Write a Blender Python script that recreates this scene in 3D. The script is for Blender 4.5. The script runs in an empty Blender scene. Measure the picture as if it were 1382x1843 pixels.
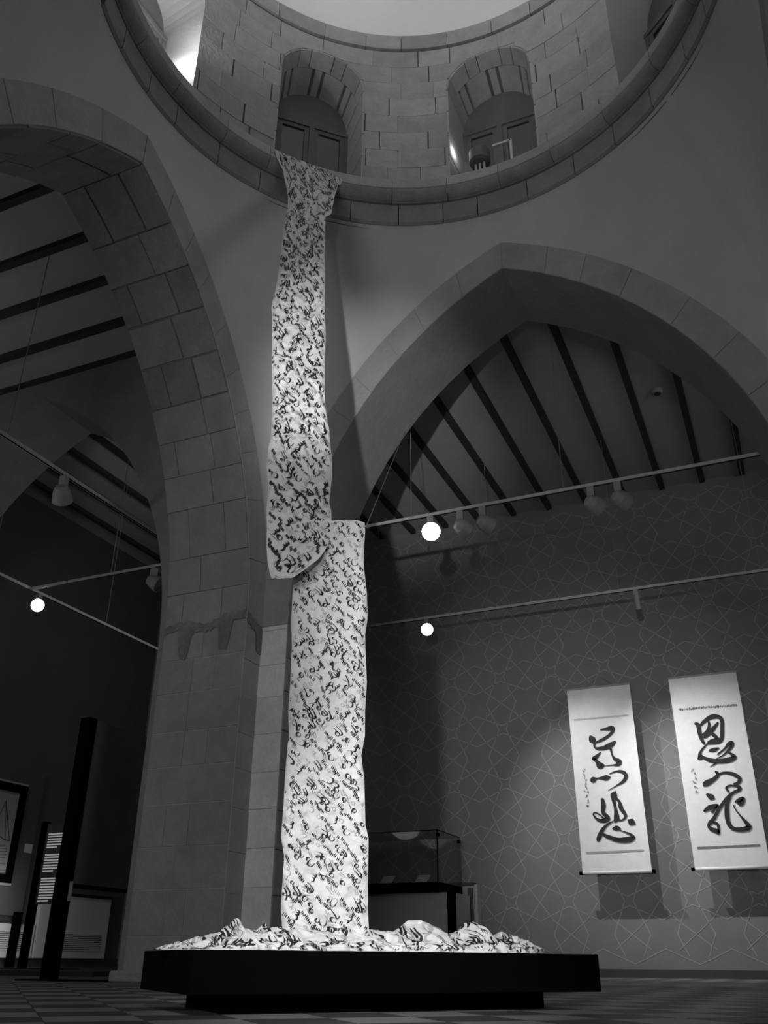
import bpy, bmesh, math, random
import numpy as np
from mathutils import Vector, Matrix

# ------------------------------------------------------------------ camera calibration
IW, IH = 1382, 1843
FPX = 1597.8
PITCH, ROLL, YAW = math.radians(26.823), math.radians(0.4296), math.radians(23.7415)
EYE = np.array([0.0, 0.0, 0.17])
_f = np.array([-math.sin(YAW) * math.cos(PITCH), math.cos(YAW) * math.cos(PITCH), math.sin(PITCH)])
_r = np.array([math.cos(YAW), math.sin(YAW), 0.0])
_u = np.cross(_r, _f)
_r2 = math.cos(ROLL) * _r + math.sin(ROLL) * _u
_u2 = -math.sin(ROLL) * _r + math.cos(ROLL) * _u
MR = np.array([_r2, -_u2, _f])

scene = bpy.context.scene
COL = scene.collection

cam_d = bpy.data.cameras.new('camera')
cam = bpy.data.objects.new('camera', cam_d)
COL.objects.link(cam)
cam_d.sensor_fit = 'VERTICAL'
cam_d.sensor_height = 24.0
cam_d.lens = 24.0 * FPX / IH
cam_d.clip_start = 0.02
cam_d.clip_end = 200
m = Matrix.Identity(4)
for i in range(3):
    m[i][0], m[i][1], m[i][2], m[i][3] = _r2[i], _u2[i], -_f[i], EYE[i]
cam.matrix_world = m
scene.camera = cam

scene.view_settings.view_transform = 'Standard'
scene.view_settings.look = 'None'
scene.view_settings.exposure = 0.0
scene.view_settings.gamma = 1.0
scene.view_settings.use_curve_mapping = False

# ------------------------------------------------------------------ world and lights
world = bpy.data.worlds.new('world')
scene.world = world
world.use_nodes = True
world.node_tree.nodes['Background'].inputs[0].default_value = (1, 1, 1, 1)
world.node_tree.nodes['Background'].inputs[1].default_value = 0.004


def spot(name, loc, target, power, angle, blend=0.6, size=0.05):
    d = bpy.data.lights.new(name, 'SPOT')
    d.energy = power
    d.spot_size = math.radians(angle)
    d.spot_blend = blend
    d.shadow_soft_size = size
    o = bpy.data.objects.new(name, d)
    COL.objects.link(o)
    o.location = loc
    o.rotation_euler = (Vector(target) - Vector(loc)).to_track_quat('-Z', 'Y').to_euler()
    return o


def point(name, loc, power, size=0.05):
    d = bpy.data.lights.new(name, 'POINT')
    d.energy = power
    d.shadow_soft_size = size
    o = bpy.data.objects.new(name, d)
    COL.objects.link(o)
    o.location = loc
    return o


def area(name, loc, target, power, sx, sy):
    d = bpy.data.lights.new(name, 'AREA')
    d.shape = 'RECTANGLE'
    d.size, d.size_y = sx, sy
    d.energy = power
    o = bpy.data.objects.new(name, d)
    COL.objects.link(o)
    o.location = loc
    o.rotation_euler = (Vector(target) - Vector(loc)).to_track_quat('-Z', 'Y').to_euler()
    return o


H = 7.2                       # height of the drum ring above the lens
CX, CY = -0.2408 * H, 0.6043 * H
A = 0.359 * H                 # half side of the bay = ring radius
S = 0.32 * H                  # half span of the arches
T = 0.127 * H                 # arch thickness
ZS = 0.394 * H + 0.17         # springing
C0 = 0.2217 * H               # arc centre offset
RHO = S + C0
BAND = 0.045 * H
RD = 0.40 * H                 # drum radius
ZR = H + 0.17                 # ring underside
ZC = 6.87                     # flat ceilings
YN = 13.03                    # north wall
XW = -10.4                    # west wall
ZT = 4.5                      # lighting tracks


def polar(az, r, z):
    a = math.radians(az)
    return (CX + r * math.sin(a), CY + r * math.cos(a), z)


# low spotlights on the floor behind the camera: cloth and pendentive, then the lower north hall
spot('cloth_uplight', (0.14, -1.95, 0.62), (-2.22, 4.30, 3.75), 180, 40, 1.0, 0.06)
spot('cloth_uplight_narrow', (0.14, -1.95, 0.62), (-2.24, 4.32, 3.80), 2450, 16.5, 1.0, 0.05)
spot('hall_uplight', (0.14, -1.95, 0.62), (-2.5, 13.0, 2.7), 1700, 24.5, 1.0, 0.06)
# frontal spot on the foot of the cloth, and an added fill for the lower fall
spot('plinth_spot', (1.0, -1.9, 3.1), (-1.62, 3.48, 0.24), 1800, 17, 1.0, 0.05)
spot('lower_cloth_fill', (0.2, -1.0, 4.4), (-1.72, 3.4, 1.2), 30, 36, 1.0, 0.05)
# floodlights standing in every other drum window, turned up to the dome
for az in (-86.5, -2.5, 87.5, 180.5):
    if az != -2.5:
        spot('drum_floodlight', polar(az, RD - 0.06, 8.85), polar(az + 180, 0.10 * H, 0.17 + 1.95 * H), 40, 165, 0.7, 0.10)
    spot('dome_floodlight', polar(az, RD - 0.06, 8.85), polar(az + 180, 0.28 * H, 0.17 + 1.76 * H), 170, 74, 0.9, 0.10)
# their spill on the window reveals
point('window_lamp_a', polar(-10.6, RD + 0.07, 8.85), 1.2, 0.03)
point('window_lamp_b', polar(-79.0, RD + 0.10, 8.85), 13.0, 0.05)
# scroll spots on the second track
spot('scroll_spot', (-3.5, 11.1, ZT - 0.15), (-1.85, 12.73, 1.1), 330, 76, 1.0, 0.02)
spot('scroll_spot', (-2.1, 11.1, ZT - 0.15), (-0.42, 12.73, 1.3), 350, 76, 1.0, 0.02)
# added fill lights standing for the general dim light of the surrounding rooms
area('south_low_glow', (-1.5, -5.0, 1.6), (-3.0, 6.0, 2.0), 200, 3.0, 2.0)
area('east_glow', (5.5, 4.3, 4.5), (-3.0, 5.0, 3.0), 92, 2.5, 2.5)
point('hall_glow', (2.6, 10.2, 4.6), 7, 0.4)
point('west_glow', (-8.0, 4.0, 3.0), 50, 0.4)
area('northwest_glow', (-6.4, 9.9, 5.6), (-10.4, 9.6, 2.6), 13, 1.2, 1.0)


# ------------------------------------------------------------------ pixel helpers
def ray(x, y):
    return MR.T @ np.array([(x - IW / 2) / FPX, (y - IH / 2) / FPX, 1.0])


def on_plane(x, y, q, n):
    d = ray(x, y)
    q = np.asarray(q, float)
    n = np.asarray(n, float)
    return EYE + d * (n @ (q - EYE)) / (n @ d)


def on_z(x, y, z):
    return on_plane(x, y, (0, 0, z), (0, 0, 1))


def on_x(x, y, X):
    return on_plane(x, y, (X, 0, 0), (1, 0, 0))


def on_y(x, y, Y):
    return on_plane(x, y, (0, Y, 0), (0, 1, 0))


def project(P):
    q = MR @ (np.asarray(P, float) - EYE)
    return IW / 2 + FPX * q[0] / q[2], IH / 2 + FPX * q[1] / q[2], q[2]


# ------------------------------------------------------------------ materials
MATS = {}


def mat(name, v, rough=0.85, noise=0.0, nscale=4.0, bump=0.0, bscale=30.0, rnd=0.0, emit=0.0, metal=0.0, spec=0.3):
    if name in MATS:
        return MATS[name]
    mt = bpy.data.materials.new(name)
    mt.use_nodes = True
    nt = mt.node_tree
    b = nt.nodes['Principled BSDF']
    b.inputs['Roughness'].default_value = rough
    b.inputs['Metallic'].default_value = metal
    b.inputs['Specular IOR Level'].default_value = spec
    b.inputs['Base Color'].default_value = (v, v, v, 1)
    if emit:
        b.inputs['Emission Color'].default_value = (1, 1, 1, 1)
        b.inputs['Emission Strength'].default_value = emit
    tc = nt.nodes.new('ShaderNodeTexCoord')
    geo = nt.nodes.new('ShaderNodeNewGeometry')
    val = None
    if noise or rnd:
        cur = nt.nodes.new('ShaderNodeValue')
        cur.outputs[0].default_value = 1.0
        cur = cur.outputs[0]
        if noise:
            for sc, am in ((nscale, noise), (nscale * 0.22, noise * 0.8), (nscale * 7, noise * 0.35)):
                n = nt.nodes.new('ShaderNodeTexNoise')
                n.inputs['Scale'].default_value = sc
                n.inputs['Detail'].default_value = 5
                n.inputs['Roughness'].default_value = 0.62
                nt.links.new(geo.outputs['Position'], n.inputs['Vector'])
                mr = nt.nodes.new('ShaderNodeMapRange')
                mr.inputs['From Min'].default_value = 0.3
                mr.inputs['From Max'].default_value = 0.7
                mr.inputs['To Min'].default_value = 1 - am
                mr.inputs['To Max'].default_value = 1 + am
                nt.links.new(n.outputs['Fac'], mr.inputs['Value'])
                mu = nt.nodes.new('ShaderNodeMath')
                mu.operation = 'MULTIPLY'
                nt.links.new(cur, mu.inputs[0])
                nt.links.new(mr.outputs[0], mu.inputs[1])
                cur = mu.outputs[0]
        if rnd:
            oi = nt.nodes.new('ShaderNodeObjectInfo')
            mr = nt.nodes.new('ShaderNodeMapRange')
            mr.inputs['To Min'].default_value = 1 - rnd
            mr.inputs['To Max'].default_value = 1 + rnd
            nt.links.new(oi.outputs['Random'], mr.inputs['Value'])
            mu = nt.nodes.new('ShaderNodeMath')
            mu.operation = 'MULTIPLY'
            nt.links.new(cur, mu.inputs[0])
            nt.links.new(mr.outputs[0], mu.inputs[1])
            cur = mu.outputs[0]
        mu = nt.nodes.new('ShaderNodeMath')
        mu.operation = 'MULTIPLY'
        mu.inputs[1].default_value = v
        nt.links.new(cur, mu.inputs[0])
        cc = nt.nodes.new('ShaderNodeCombineColor')
        for i in range(3):
            nt.links.new(mu.outputs[0], cc.inputs[i])
        nt.links.new(cc.outputs[0], b.inputs['Base Color'])
    if bump:
        n = nt.nodes.new('ShaderNodeTexNoise')
        n.inputs['Scale'].default_value = bscale
        n.inputs['Detail'].default_value = 6
        nt.links.new(geo.outputs['Position'], n.inputs['Vector'])
        bp = nt.nodes.new('ShaderNodeBump')
        bp.inputs['Strength'].default_value = bump
        bp.inputs['Distance'].default_value = 0.02
        nt.links.new(n.outputs['Fac'], bp.inputs['Height'])
        nt.links.new(bp.outputs[0], b.inputs['Normal'])
    MATS[name] = mt
    return mt


M_PLASTER = mat('pale plaster', 0.40, 0.95, 0.05, 1.6, 0.25, 14)
M_DOME = mat('white dome plaster', 0.78, 0.95, 0.03, 1.2)
M_STONE = mat('pale limestone', 0.36, 0.92, 0.10, 5.0, 0.5, 22, rnd=0.10)
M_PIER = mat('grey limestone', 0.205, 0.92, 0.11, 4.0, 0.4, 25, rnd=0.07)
M_CORNER = mat('lighter corner limestone', 0.60, 0.92, 0.10, 4.0, 0.4, 25, rnd=0.06)  # corner stones set lighter than the pier stones
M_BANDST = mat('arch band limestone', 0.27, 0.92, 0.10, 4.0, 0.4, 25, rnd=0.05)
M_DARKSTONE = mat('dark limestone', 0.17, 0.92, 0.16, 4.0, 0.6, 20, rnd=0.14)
M_MORTAR = mat('dark joint mortar', 0.13, 1.0, 0.15, 12, 0.6, 40)
M_LIGHTMORTAR = mat('pale joint mortar', 0.34, 1.0, 0.12, 12, 0.4, 40)
M_REPAIR = mat('dark repair mortar', 0.15, 1.0, 0.2, 18, 0.6, 50)
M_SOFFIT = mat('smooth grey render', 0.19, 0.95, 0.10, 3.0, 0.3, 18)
M_MOULD = mat('weathered moulding stone', 0.22, 0.92, 0.16, 6, 0.4, 30, rnd=0.08)
M_CEIL = mat('dull ceiling plaster', 0.34, 0.95, 0.05, 1.5)
M_BEAM = mat('dark stained beam', 0.035, 0.8, 0.2, 6)
M_WALL = mat('grey fabric wallpaper', 0.19, 0.95, 0.05, 3.0)
M_STAR = mat('pale printed star line', 0.32, 0.8)
M_WEST = mat('charcoal wall paint', 0.075, 0.95, 0.08, 2.0)
M_BASEBOARD = mat('dark baseboard paint', 0.05, 0.7, 0.1, 5)
M_FLOOR_D = mat('dark floor tile', 0.040, 0.6, 0.12, 9, rnd=0.10)
M_FLOOR_L = mat('light floor tile', 0.15, 0.6, 0.12, 9, rnd=0.10)
M_BLACK = mat('matt black board', 0.0016, 0.9, 0.1, 8, spec=0.03)
M_PANEL = mat('charcoal display board', 0.085, 0.8, 0.1, 5, spec=0.15)
M_CLOTH = mat('white silk paper cloth', 0.62, 0.9, 0.04, 9, 0.25, 60)
M_INK = mat('black brush ink', 0.012, 0.6)
M_FAINT = mat('ink showing through from the back', 0.34, 0.9)
M_TRACK = mat('pale grey track metal', 0.42, 0.5)
M_LAMP = mat('pale grey lamp housing', 0.26, 0.5)
M_LENS = mat('unlit lamp glass', 0.12, 0.2)
M_LIT = mat('lit lamp lens', 0.9, 0.5, emit=12.0)
M_WIRE = mat('thin steel wire', 0.20, 0.4)
M_PAPER = mat('cream scroll silk', 0.66, 0.9, 0.05, 10)
M_SCROLLBAND = mat('grey brocade strip', 0.17, 0.9, 0.3, 60)
M_PALEBAND = mat('pale brocade strip', 0.42, 0.9, 0.25, 60)
M_MIDBAND = mat('mid grey brocade strip', 0.30, 0.9, 0.1, 60)
M_FRAME = mat('dull window frame wood', 0.13, 0.7, 0.1, 8)
M_TYMP = mat('grey window head board', 0.15, 0.9, 0.08, 4)
M_PIC = mat('aged drawing paper', 0.30, 0.9, 0.10, 8)
M_PICLINE = mat('dark drawing line', 0.05, 0.9)
M_WHITE = mat('white painted metal', 0.55, 0.7, 0.03, 4)
M_SLOT = mat('dark vent slot', 0.05, 0.9)
M_CARD = mat('white caption card', 0.45, 0.9)
M_GREY = mat('mid grey cabinet board', 0.34, 0.8, 0.04, 3)

gm = bpy.data.materials.new('clear glass')
gm.use_nodes = True
_b = gm.node_tree.nodes['Principled BSDF']
_b.inputs['Transmission Weight'].default_value = 1.0
_b.inputs['Roughness'].default_value = 0.0
_b.inputs['IOR'].default_value = 1.12
_b.inputs['Base Color'].default_value = (0.93, 0.93, 0.93, 1)
M_GLASS = gm
gm2 = bpy.data.materials.new('dark night window glass')
gm2.use_nodes = True
_b = gm2.node_tree.nodes['Principled BSDF']
_b.inputs['Base Color'].default_value = (0.025, 0.025, 0.025, 1)
_b.inputs['Roughness'].default_value = 0.12
_b.inputs['Specular IOR Level'].default_value = 0.5
M_NIGHT = gm2

# floor: checkered tiles set at 45 degrees (beyond the single tiles the pattern goes on in the material)
TS = 0.29
mt = bpy.data.materials.new('checkered floor')
mt.use_nodes = True
nt = mt.node_tree
b = nt.nodes['Principled BSDF']
b.inputs['Roughness'].default_value = 0.5
geo = nt.nodes.new('ShaderNodeNewGeometry')
mp = nt.nodes.new('ShaderNodeMapping')
mp.vector_type = 'POINT'
mp.inputs['Rotation'].default_value = (0, 0, math.radians(-45))
PH1 = 0.24 / math.sqrt(2)
PH2 = 4.437 / math.sqrt(2)
ck = nt.nodes.new('ShaderNodeTexChecker')
ck.inputs['Scale'].default_value = 1.0
ck.inputs['Color1'].default_value = (0.15,) * 3 + (1,)
ck.inputs['Color2'].default_value = (0.040,) * 3 + (1,)
sc_ = nt.nodes.new('ShaderNodeVectorMath')
sc_.operation = 'MULTIPLY_ADD'
sc_.inputs[1].default_value = (1 / TS, 1 / TS, 0)
sc_.inputs[2].default_value = (-PH1 / TS + 40, -PH2 / TS + 40, 0.5)
nt.links.new(geo.outputs['Position'], mp.inputs['Vector'])
nt.links.new(mp.outputs[0], sc_.inputs[0])
nt.links.new(sc_.outputs[0], ck.inputs['Vector'])
nt.links.new(ck.outputs['Color'], b.inputs['Base Color'])
M_FLOOR = mt


# ------------------------------------------------------------------ mesh helpers
class MB:
    def __init__(self):
        self.v, self.f = [], []

    def add(self, vs, fs):
        o = len(self.v)
        self.v += [tuple(map(float, p)) for p in vs]
        self.f += [tuple(i + o for i in f) for f in fs]

    def quad(self, a, b, c, d):
        self.add([a, b, c, d], [(0, 1, 2, 3)])

    def box(self, lo, hi):
        x0, y0, z0 = lo
        x1, y1, z1 = hi
        self.add([(x0, y0, z0), (x1, y0, z0), (x1, y1, z0), (x0, y1, z0), (x0, y0, z1), (x1, y0, z1), (x1, y1, z1), (x0, y1, z1)],
                 [(0, 3, 2, 1), (4, 5, 6, 7), (0, 1, 5, 4), (1, 2, 6, 5), (2, 3, 7, 6), (3, 0, 4, 7)])

    def obox(self, c, ax, ay, az):
        c, ax, ay, az = (np.asarray(q, float) for q in (c, ax, ay, az))
        vs = [c + sx * ax + sy * ay + sz * az for sz in (-1, 1) for sx, sy in ((-1, -1), (1, -1), (1, 1), (-1, 1))]
        self.add(vs, [(0, 3, 2, 1), (4, 5, 6, 7), (0, 1, 5, 4), (1, 2, 6, 5), (2, 3, 7, 6), (3, 0, 4, 7)])

    def bevbox(self, lo, hi, b):
        x0, y0, z0 = lo
        x1, y1, z1 = hi
        rings = []
        for z, i in ((z0, b), (z0 + b, 0), (z1 - b, 0), (z1, b)):
            rings.append([(x0 + i, y0 + i, z), (x1 - i, y0 + i, z), (x1 - i, y1 - i, z), (x0 + i, y1 - i, z)])
        vs = [p for r in rings for p in r]
        fs = [(3, 2, 1, 0), (12, 13, 14, 15)]
        for k in range(3):
            for j in range(4):
                a = k * 4 + j
                c = k * 4 + (j + 1) % 4
                fs.append((a, c, c + 4, a + 4))
        self.add(vs, fs)

    def tube(self, pts, r, n=8, cap=True):
        pts = [np.asarray(p, float) for p in pts]
        rr = r if hasattr(r, '__len__') else [r] * len(pts)
        base = []
        for i, p in enumerate(pts):
            t = pts[min(i + 1, len(pts) - 1)] - pts[max(i - 1, 0)]
            t = t / (np.linalg.norm(t) + 1e-12)
            h = np.array([0, 0, 1.0]) if abs(t[2]) < 0.9 else np.array([1.0, 0, 0])
            a = np.cross(t, h)
            a /= np.linalg.norm(a)
            c = np.cross(t, a)
            base.append([p + rr[i] * (math.cos(2 * math.pi * k / n) * a + math.sin(2 * math.pi * k / n) * c) for k in range(n)])
        vs = [p for r_ in base for p in r_]
        fs = []
        for i in range(len(pts) - 1):
            for k in range(n):
                a = i * n + k
                c = i * n + (k + 1) % n
                fs.append((a, a + n, c + n, c))
        if cap:
            fs.append(tuple(range(n)))
            fs.append(tuple(reversed(range((len(pts) - 1) * n, len(pts) * n))))
        self.add(vs, fs)

    def grid(self, P):
        """P: array rows x cols x 3"""
        R, C_ = P.shape[:2]
        o = len(self.v)
        self.v += [tuple(p) for p in P.reshape(-1, 3).tolist()]
        for i in range(R - 1):
            for j in range(C_ - 1):
                a = o + i * C_ + j
                self.f.append((a, a + 1, a + C_ + 1, a + C_))

    def build(self, name, material, parent=None, smooth=False):
        me = bpy.data.meshes.new(name)
        me.from_pydata(self.v, [], self.f)
        me.materials.append(material)
        if smooth:
            me.polygons.foreach_set('use_smooth', [True] * len(me.polygons))
        me.update()
        o = bpy.data.objects.new(name, me)
        COL.objects.link(o)
        if parent is not None:
            o.parent = parent
            if parent.type == 'EMPTY':
                o.matrix_parent_inverse = Matrix.Translation(-parent.location)
        return o


def thing(name, label, cat, loc, group=None):
    o = bpy.data.objects.new(name, None)
    o.empty_display_size = 0.1
    COL.objects.link(o)
    o.location = loc
    o['label'] = label
    o['category'] = cat
    if group:
        o['group'] = group
    bpy.context.view_layer.update() if False else None
    return o


def tag(o, label, cat, group=None):
    o['label'] = label
    o['category'] = cat
    if group:
        o['group'] = group
    return o


def struct(mb, name, material, smooth=False):
    o = mb.build(name, material, None, smooth)
    o['kind'] = 'structure'
    return o


def box_part(name, lo, hi, material, parent, b=0.0):
    mb = MB()
    if b:
        mb.bevbox(lo, hi, b)
    else:
        mb.box(lo, hi)
    return mb.build(name, material, parent)


# gradient-free value noise in numpy
def vnoise(x, y, seed=0):
    xi = np.floor(x).astype(np.int64)
    yi = np.floor(y).astype(np.int64)
    xf, yf = x - xi, y - yi

    def hsh(a, c):
        n = (a * 374761393 + c * 668265263 + seed * 144269504) & 0xFFFFFFFF
        n = ((n ^ (n >> 13)) * 1274126177) & 0xFFFFFFFF
        return ((n ^ (n >> 16)) & 0xFFFF) / 65535.0
    u = xf * xf * (3 - 2 * xf)
    v = yf * yf * (3 - 2 * yf)
    return (hsh(xi, yi) * (1 - u) + hsh(xi + 1, yi) * u) * (1 - v) + (hsh(xi, yi + 1) * (1 - u) + hsh(xi + 1, yi + 1) * u) * v


def ridged(x, y, seed=0, oct=3):
    s, a, t = 0, 1.0, 0
    for k in range(oct):
        s = s + a * (1 - np.abs(2 * vnoise(x * 2 ** k, y * 2 ** k, seed + k) - 1))
        t += a
        a *= 0.5
    return s / t


# ------------------------------------------------------------------ arches
def arch_profile(off=0.0, n=16):
    """(u, z) points of the opening from (S+off, 0) over the apex to (-S-off, 0)"""
    rho = RHO + off
    a1 = math.acos(C0 / rho)
    half = [(S + off, 0.0), (S + off, ZS)]
    for k in range(1, n + 1):
        a = a1 * k / n
        half.append((rho * math.cos(a) - C0, ZS + rho * math.sin(a)))
    return half + [(-u, z) for u, z in reversed(half[:-1])]


def arch_z(u, off=0.0):
    rho = RHO + off
    return ZS + math.sqrt(max(rho * rho - (abs(u) + C0) ** 2, 0))


ZCORNER = arch_z(A, BAND)


class Wall:
    """local frame of an arch wall: u along the wall, w away from the viewer's side"""

    def __init__(self, o, ud, wd):
        self.o, self.ud, self.wd = (np.array(q, float) for q in (o, ud, wd))

    def p(self, u, w, z):
        q = self.o + u * self.ud + w * self.wd
        return (q[0], q[1], z)


def arch_wall(name, wl, front='band', hw=A, stone=M_SOFFIT, jambs=True):
    prof = arch_profile()
    lo = 0 if jambs else ZS
    prof = [(u, max(z, lo)) for u, z in prof]
    mb = MB()
    for (u0, z0), (u1, z1) in zip(prof[:-1], prof[1:]):
        mb.quad(wl.p(u0, 0, z0), wl.p(u1, 0, z1), wl.p(u1, T, z1), wl.p(u0, T, z0))
    sides = [(T, 'full')] + [(0.0, front)]
    for w, kind in sides:
        if kind == 'full':
            for (u0, z0), (u1, z1) in zip(prof[1:-1], prof[2:-1]):
                mb.quad(wl.p(u0, w, z0), wl.p(u1, w, z1), wl.p(u1, w, ZC + 0.05), wl.p(u0, w, ZC + 0.05))
            for sg in (-1, 1):
                mb.quad(wl.p(sg * S, w, lo), wl.p(sg * hw, w, lo), wl.p(sg * hw, w, ZC + 0.05), wl.p(sg * S, w, ZC + 0.05))
    soff = struct(mb, name, stone)
    return soff


north = Wall((CX, CY + A), (1, 0), (0, 1))
west = Wall((CX - A, CY), (0, 1), (-1, 0))
east = Wall((CX + A, CY), (0, 1), (1, 0))
south = Wall((CX, CY - A), (1, 0), (0, -1))
w_n = arch_wall('wall_north', north)
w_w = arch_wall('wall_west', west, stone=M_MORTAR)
w_e = arch_wall('wall_east', east)
w_s = arch_wall('wall_south', south, jambs=False)
# the arch on the north side of the west room
nw = Wall((CX - A - T - A - T / 2 + T / 2, CY + A), (1, 0), (0, 1))
w_nw = arch_wall('wall_northwest', nw, front='full', stone=M_SOFFIT)

# stone faces: pieces mapped on a surface by a function (a, b, d) -> point


def piece(name, parent, fn, a0, a1, b0, b1, d, gap, material, na=1, jit=0.0, rng=random):
    a0, a1, b0, b1 = a0 + gap, a1 - gap, b0 + gap, b1 - gap
    d = d + rng.uniform(-jit, jit)
    bev = 0.0015 + gap * 0.3
    mb = MB()
    rows = []
    for k in range(na + 1):
        t = k / na
        a = a0 + (a1 - a0) * t
        ai = a0 + bev + (a1 - a0 - 2 * bev) * t
        rows.append([fn(a, b0, 0), fn(ai, b0 + bev, d), fn(ai, b1 - bev, d), fn(a, b1, 0)])
    vs = [p for r in rows for p in r]
    fs = []
    for k in range(na):
        o = 4 * k
        for j in range(3):
            fs.append((o + j, o + j + 1, o + 4 + j + 1, o + 4 + j))
    fs.append((0, 1, 2, 3))
    e = 4 * na
    fs.append((e + 3, e + 2, e + 1, e))
    mb.add(vs, fs)
    return mb.build(name, material, parent)


rng = random.Random(7)
HALF_LEN = RHO * math.acos(C0 / RHO)


def arc_pt(s, off):
    """s: arc length from the springing on the +u side (negative s = down the jamb)"""
    if s < 0:
        return (S + off, ZS + s)
    a = s / RHO
    rho = RHO + off
    return (rho * math.cos(a) - C0, ZS + rho * math.sin(a))


def soffit_fn(wl, sg):
    def fn(s, w, d):
        u, z = arc_pt(s, -d)
        return wl.p(sg * u, w, z)
    return fn


def band_fn(wl, sg):
    def fn(s, b, d):
        if s >= 0:
            # limit so that the outer edge stops at the corner of the bay and at the crown
            rho = RHO + b
            a = math.acos(C0 / rho) * s / HALF_LEN
            u, z = rho * math.cos(a) - C0, ZS + rho * math.sin(a)
            return wl.p(sg * min(u, A - 0.002), -d, z)
        return wl.p(sg * (S + b), -d, ZS + s)
    return fn


# voussoirs and jamb strips on the bay side of the north and west arches
for wl, par, mtl, sides in ((north, w_n, M_BANDST, (-1, 1)), (west, w_w, M_BANDST, (-1, 1)), (east, w_e, M_PIER, (-1, 1)), (south, w_s, M_PIER, (-1, 1))):
    shown = wl in (north, west)
    for sg in sides:
        fn = band_fn(wl, sg)
        # backing strip of mortar so that the joints have a bottom
        mb = MB()
        ns = 20
        ss = [-(ZS), 0] + [HALF_LEN * k / ns for k in range(1, ns + 1)]
        for s0, s1 in zip(ss[:-1], ss[1:]):
            if s0 < 0 and wl is south:
                continue
            b1 = BAND if s0 >= 0 else A - S
            mb.quad(fn(s0, 0, 0), fn(s1, 0, 0), fn(s1, BAND if s1 > 0 else A - S, 0), fn(s0, b1, 0))
        o = mb.build('joint_backing', M_LIGHTMORTAR if shown else M_PIER, par)
        if not shown:
            continue
        s = 0.0
        while s < HALF_LEN - 0.15:
            ln = rng.uniform(0.36, 0.62)
            if HALF_LEN - s - ln < 0.3:
                ln = HALF_LEN - s
            piece('voussoir', par, fn, s, s + ln, 0, BAND, 0.008, 0.0016, mtl, 3, 0.002, rng)
            s += ln
        z = ZS
        while z > 0.02:
            hh = min(rng.uniform(0.30, 0.36), z)
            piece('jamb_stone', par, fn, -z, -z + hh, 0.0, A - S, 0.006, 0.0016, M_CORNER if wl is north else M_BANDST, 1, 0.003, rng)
            z -= hh

# pier face: the far jamb of the west arch, and the intrados stones above it
fn = soffit_fn(west, 1)
z = ZS
row = 0
while z > 0.02:
    hh = min(rng.uniform(0.31, 0.36), z)
    cuts = [0.0, T * rng.uniform(0.28, 0.45), T * rng.uniform(0.55, 0.75), T] if row % 2 else [0.0, T * rng.uniform(0.4, 0.6), T]
    for c0, c1 in zip(cuts[:-1], cuts[1:]):
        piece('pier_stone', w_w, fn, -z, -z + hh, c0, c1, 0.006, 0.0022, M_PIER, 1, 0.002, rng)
    z -= hh
    row += 1
box = MB()
for (u0, z0), (u1, z1) in zip(arch_profile()[:1], arch_profile()[1:2]):
    box.quad(west.p(S - 0.001, 0, 0), west.p(S - 0.001, 0, ZS), west.p(S - 0.001, T, ZS), west.p(S - 0.001, T, 0))
box.build('joint_backing', M_LIGHTMORTAR, w_w)
for sg in (1, -1):
    fn = soffit_fn(west, sg)
    s = 0.0
    row = 0
    while s < HALF_LEN - 0.12:
        ln = rng.uniform(0.33, 0.5)
        if HALF_LEN - s - ln < 0.25:
            ln = HALF_LEN - s
        cuts = [0.0, T * rng.uniform(0.35, 0.65), T] if row % 2 else [0.0, T * rng.uniform(0.22, 0.35), T * rng.uniform(0.68, 0.8), T]
        for c0, c1 in zip(cuts[:-1], cuts[1:]):
            low = s < HALF_LEN * 0.45
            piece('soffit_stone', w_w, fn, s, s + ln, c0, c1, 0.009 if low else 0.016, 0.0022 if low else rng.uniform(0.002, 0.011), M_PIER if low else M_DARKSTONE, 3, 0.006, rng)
        s += ln
        row += 1
# right arch: jamb stones on its west reveal
fn = soffit_fn(north, -1)
z = ZS
while z > 0.02:
    hh = min(rng.uniform(0.31, 0.36), z)
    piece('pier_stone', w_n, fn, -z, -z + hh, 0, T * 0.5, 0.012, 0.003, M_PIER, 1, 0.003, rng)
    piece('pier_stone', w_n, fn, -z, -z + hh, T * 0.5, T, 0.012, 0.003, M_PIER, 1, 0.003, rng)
    z -= hh
# back sides of the pier towards the rooms
mb = MB()
mb.box((CX - A - T, CY + S + 0.002, 0), (CX - S - 0.002, CY + A + T, ZC))
# keep only the faces away from the bay corner: build the core slightly inside
mb = MB()
x0, x1, y0, y1 = CX - A - T + 0.002, CX - S - 0.003, CY + S + 0.003, CY + A + T - 0.002
mb.quad((x0, y0, 0), (x0, y1, 0), (x0, y1, ZC), (x0, y0, ZC))
mb.quad((x0, y1, 0), (x1, y1, 0), (x1, y1, ZC), (x0, y1, ZC))
pier_back = mb.build('pier_back', M_PIER, w_w)
# projecting foot course of the pier
fo = MB()
fo.bevbox((x0 - 0.06, y0 - 0.10, 0), (x0 + 0.62, y0 + 0.05, 0.085), 0.012)
fo.build('foot_course', M_PIER, w_w)
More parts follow.
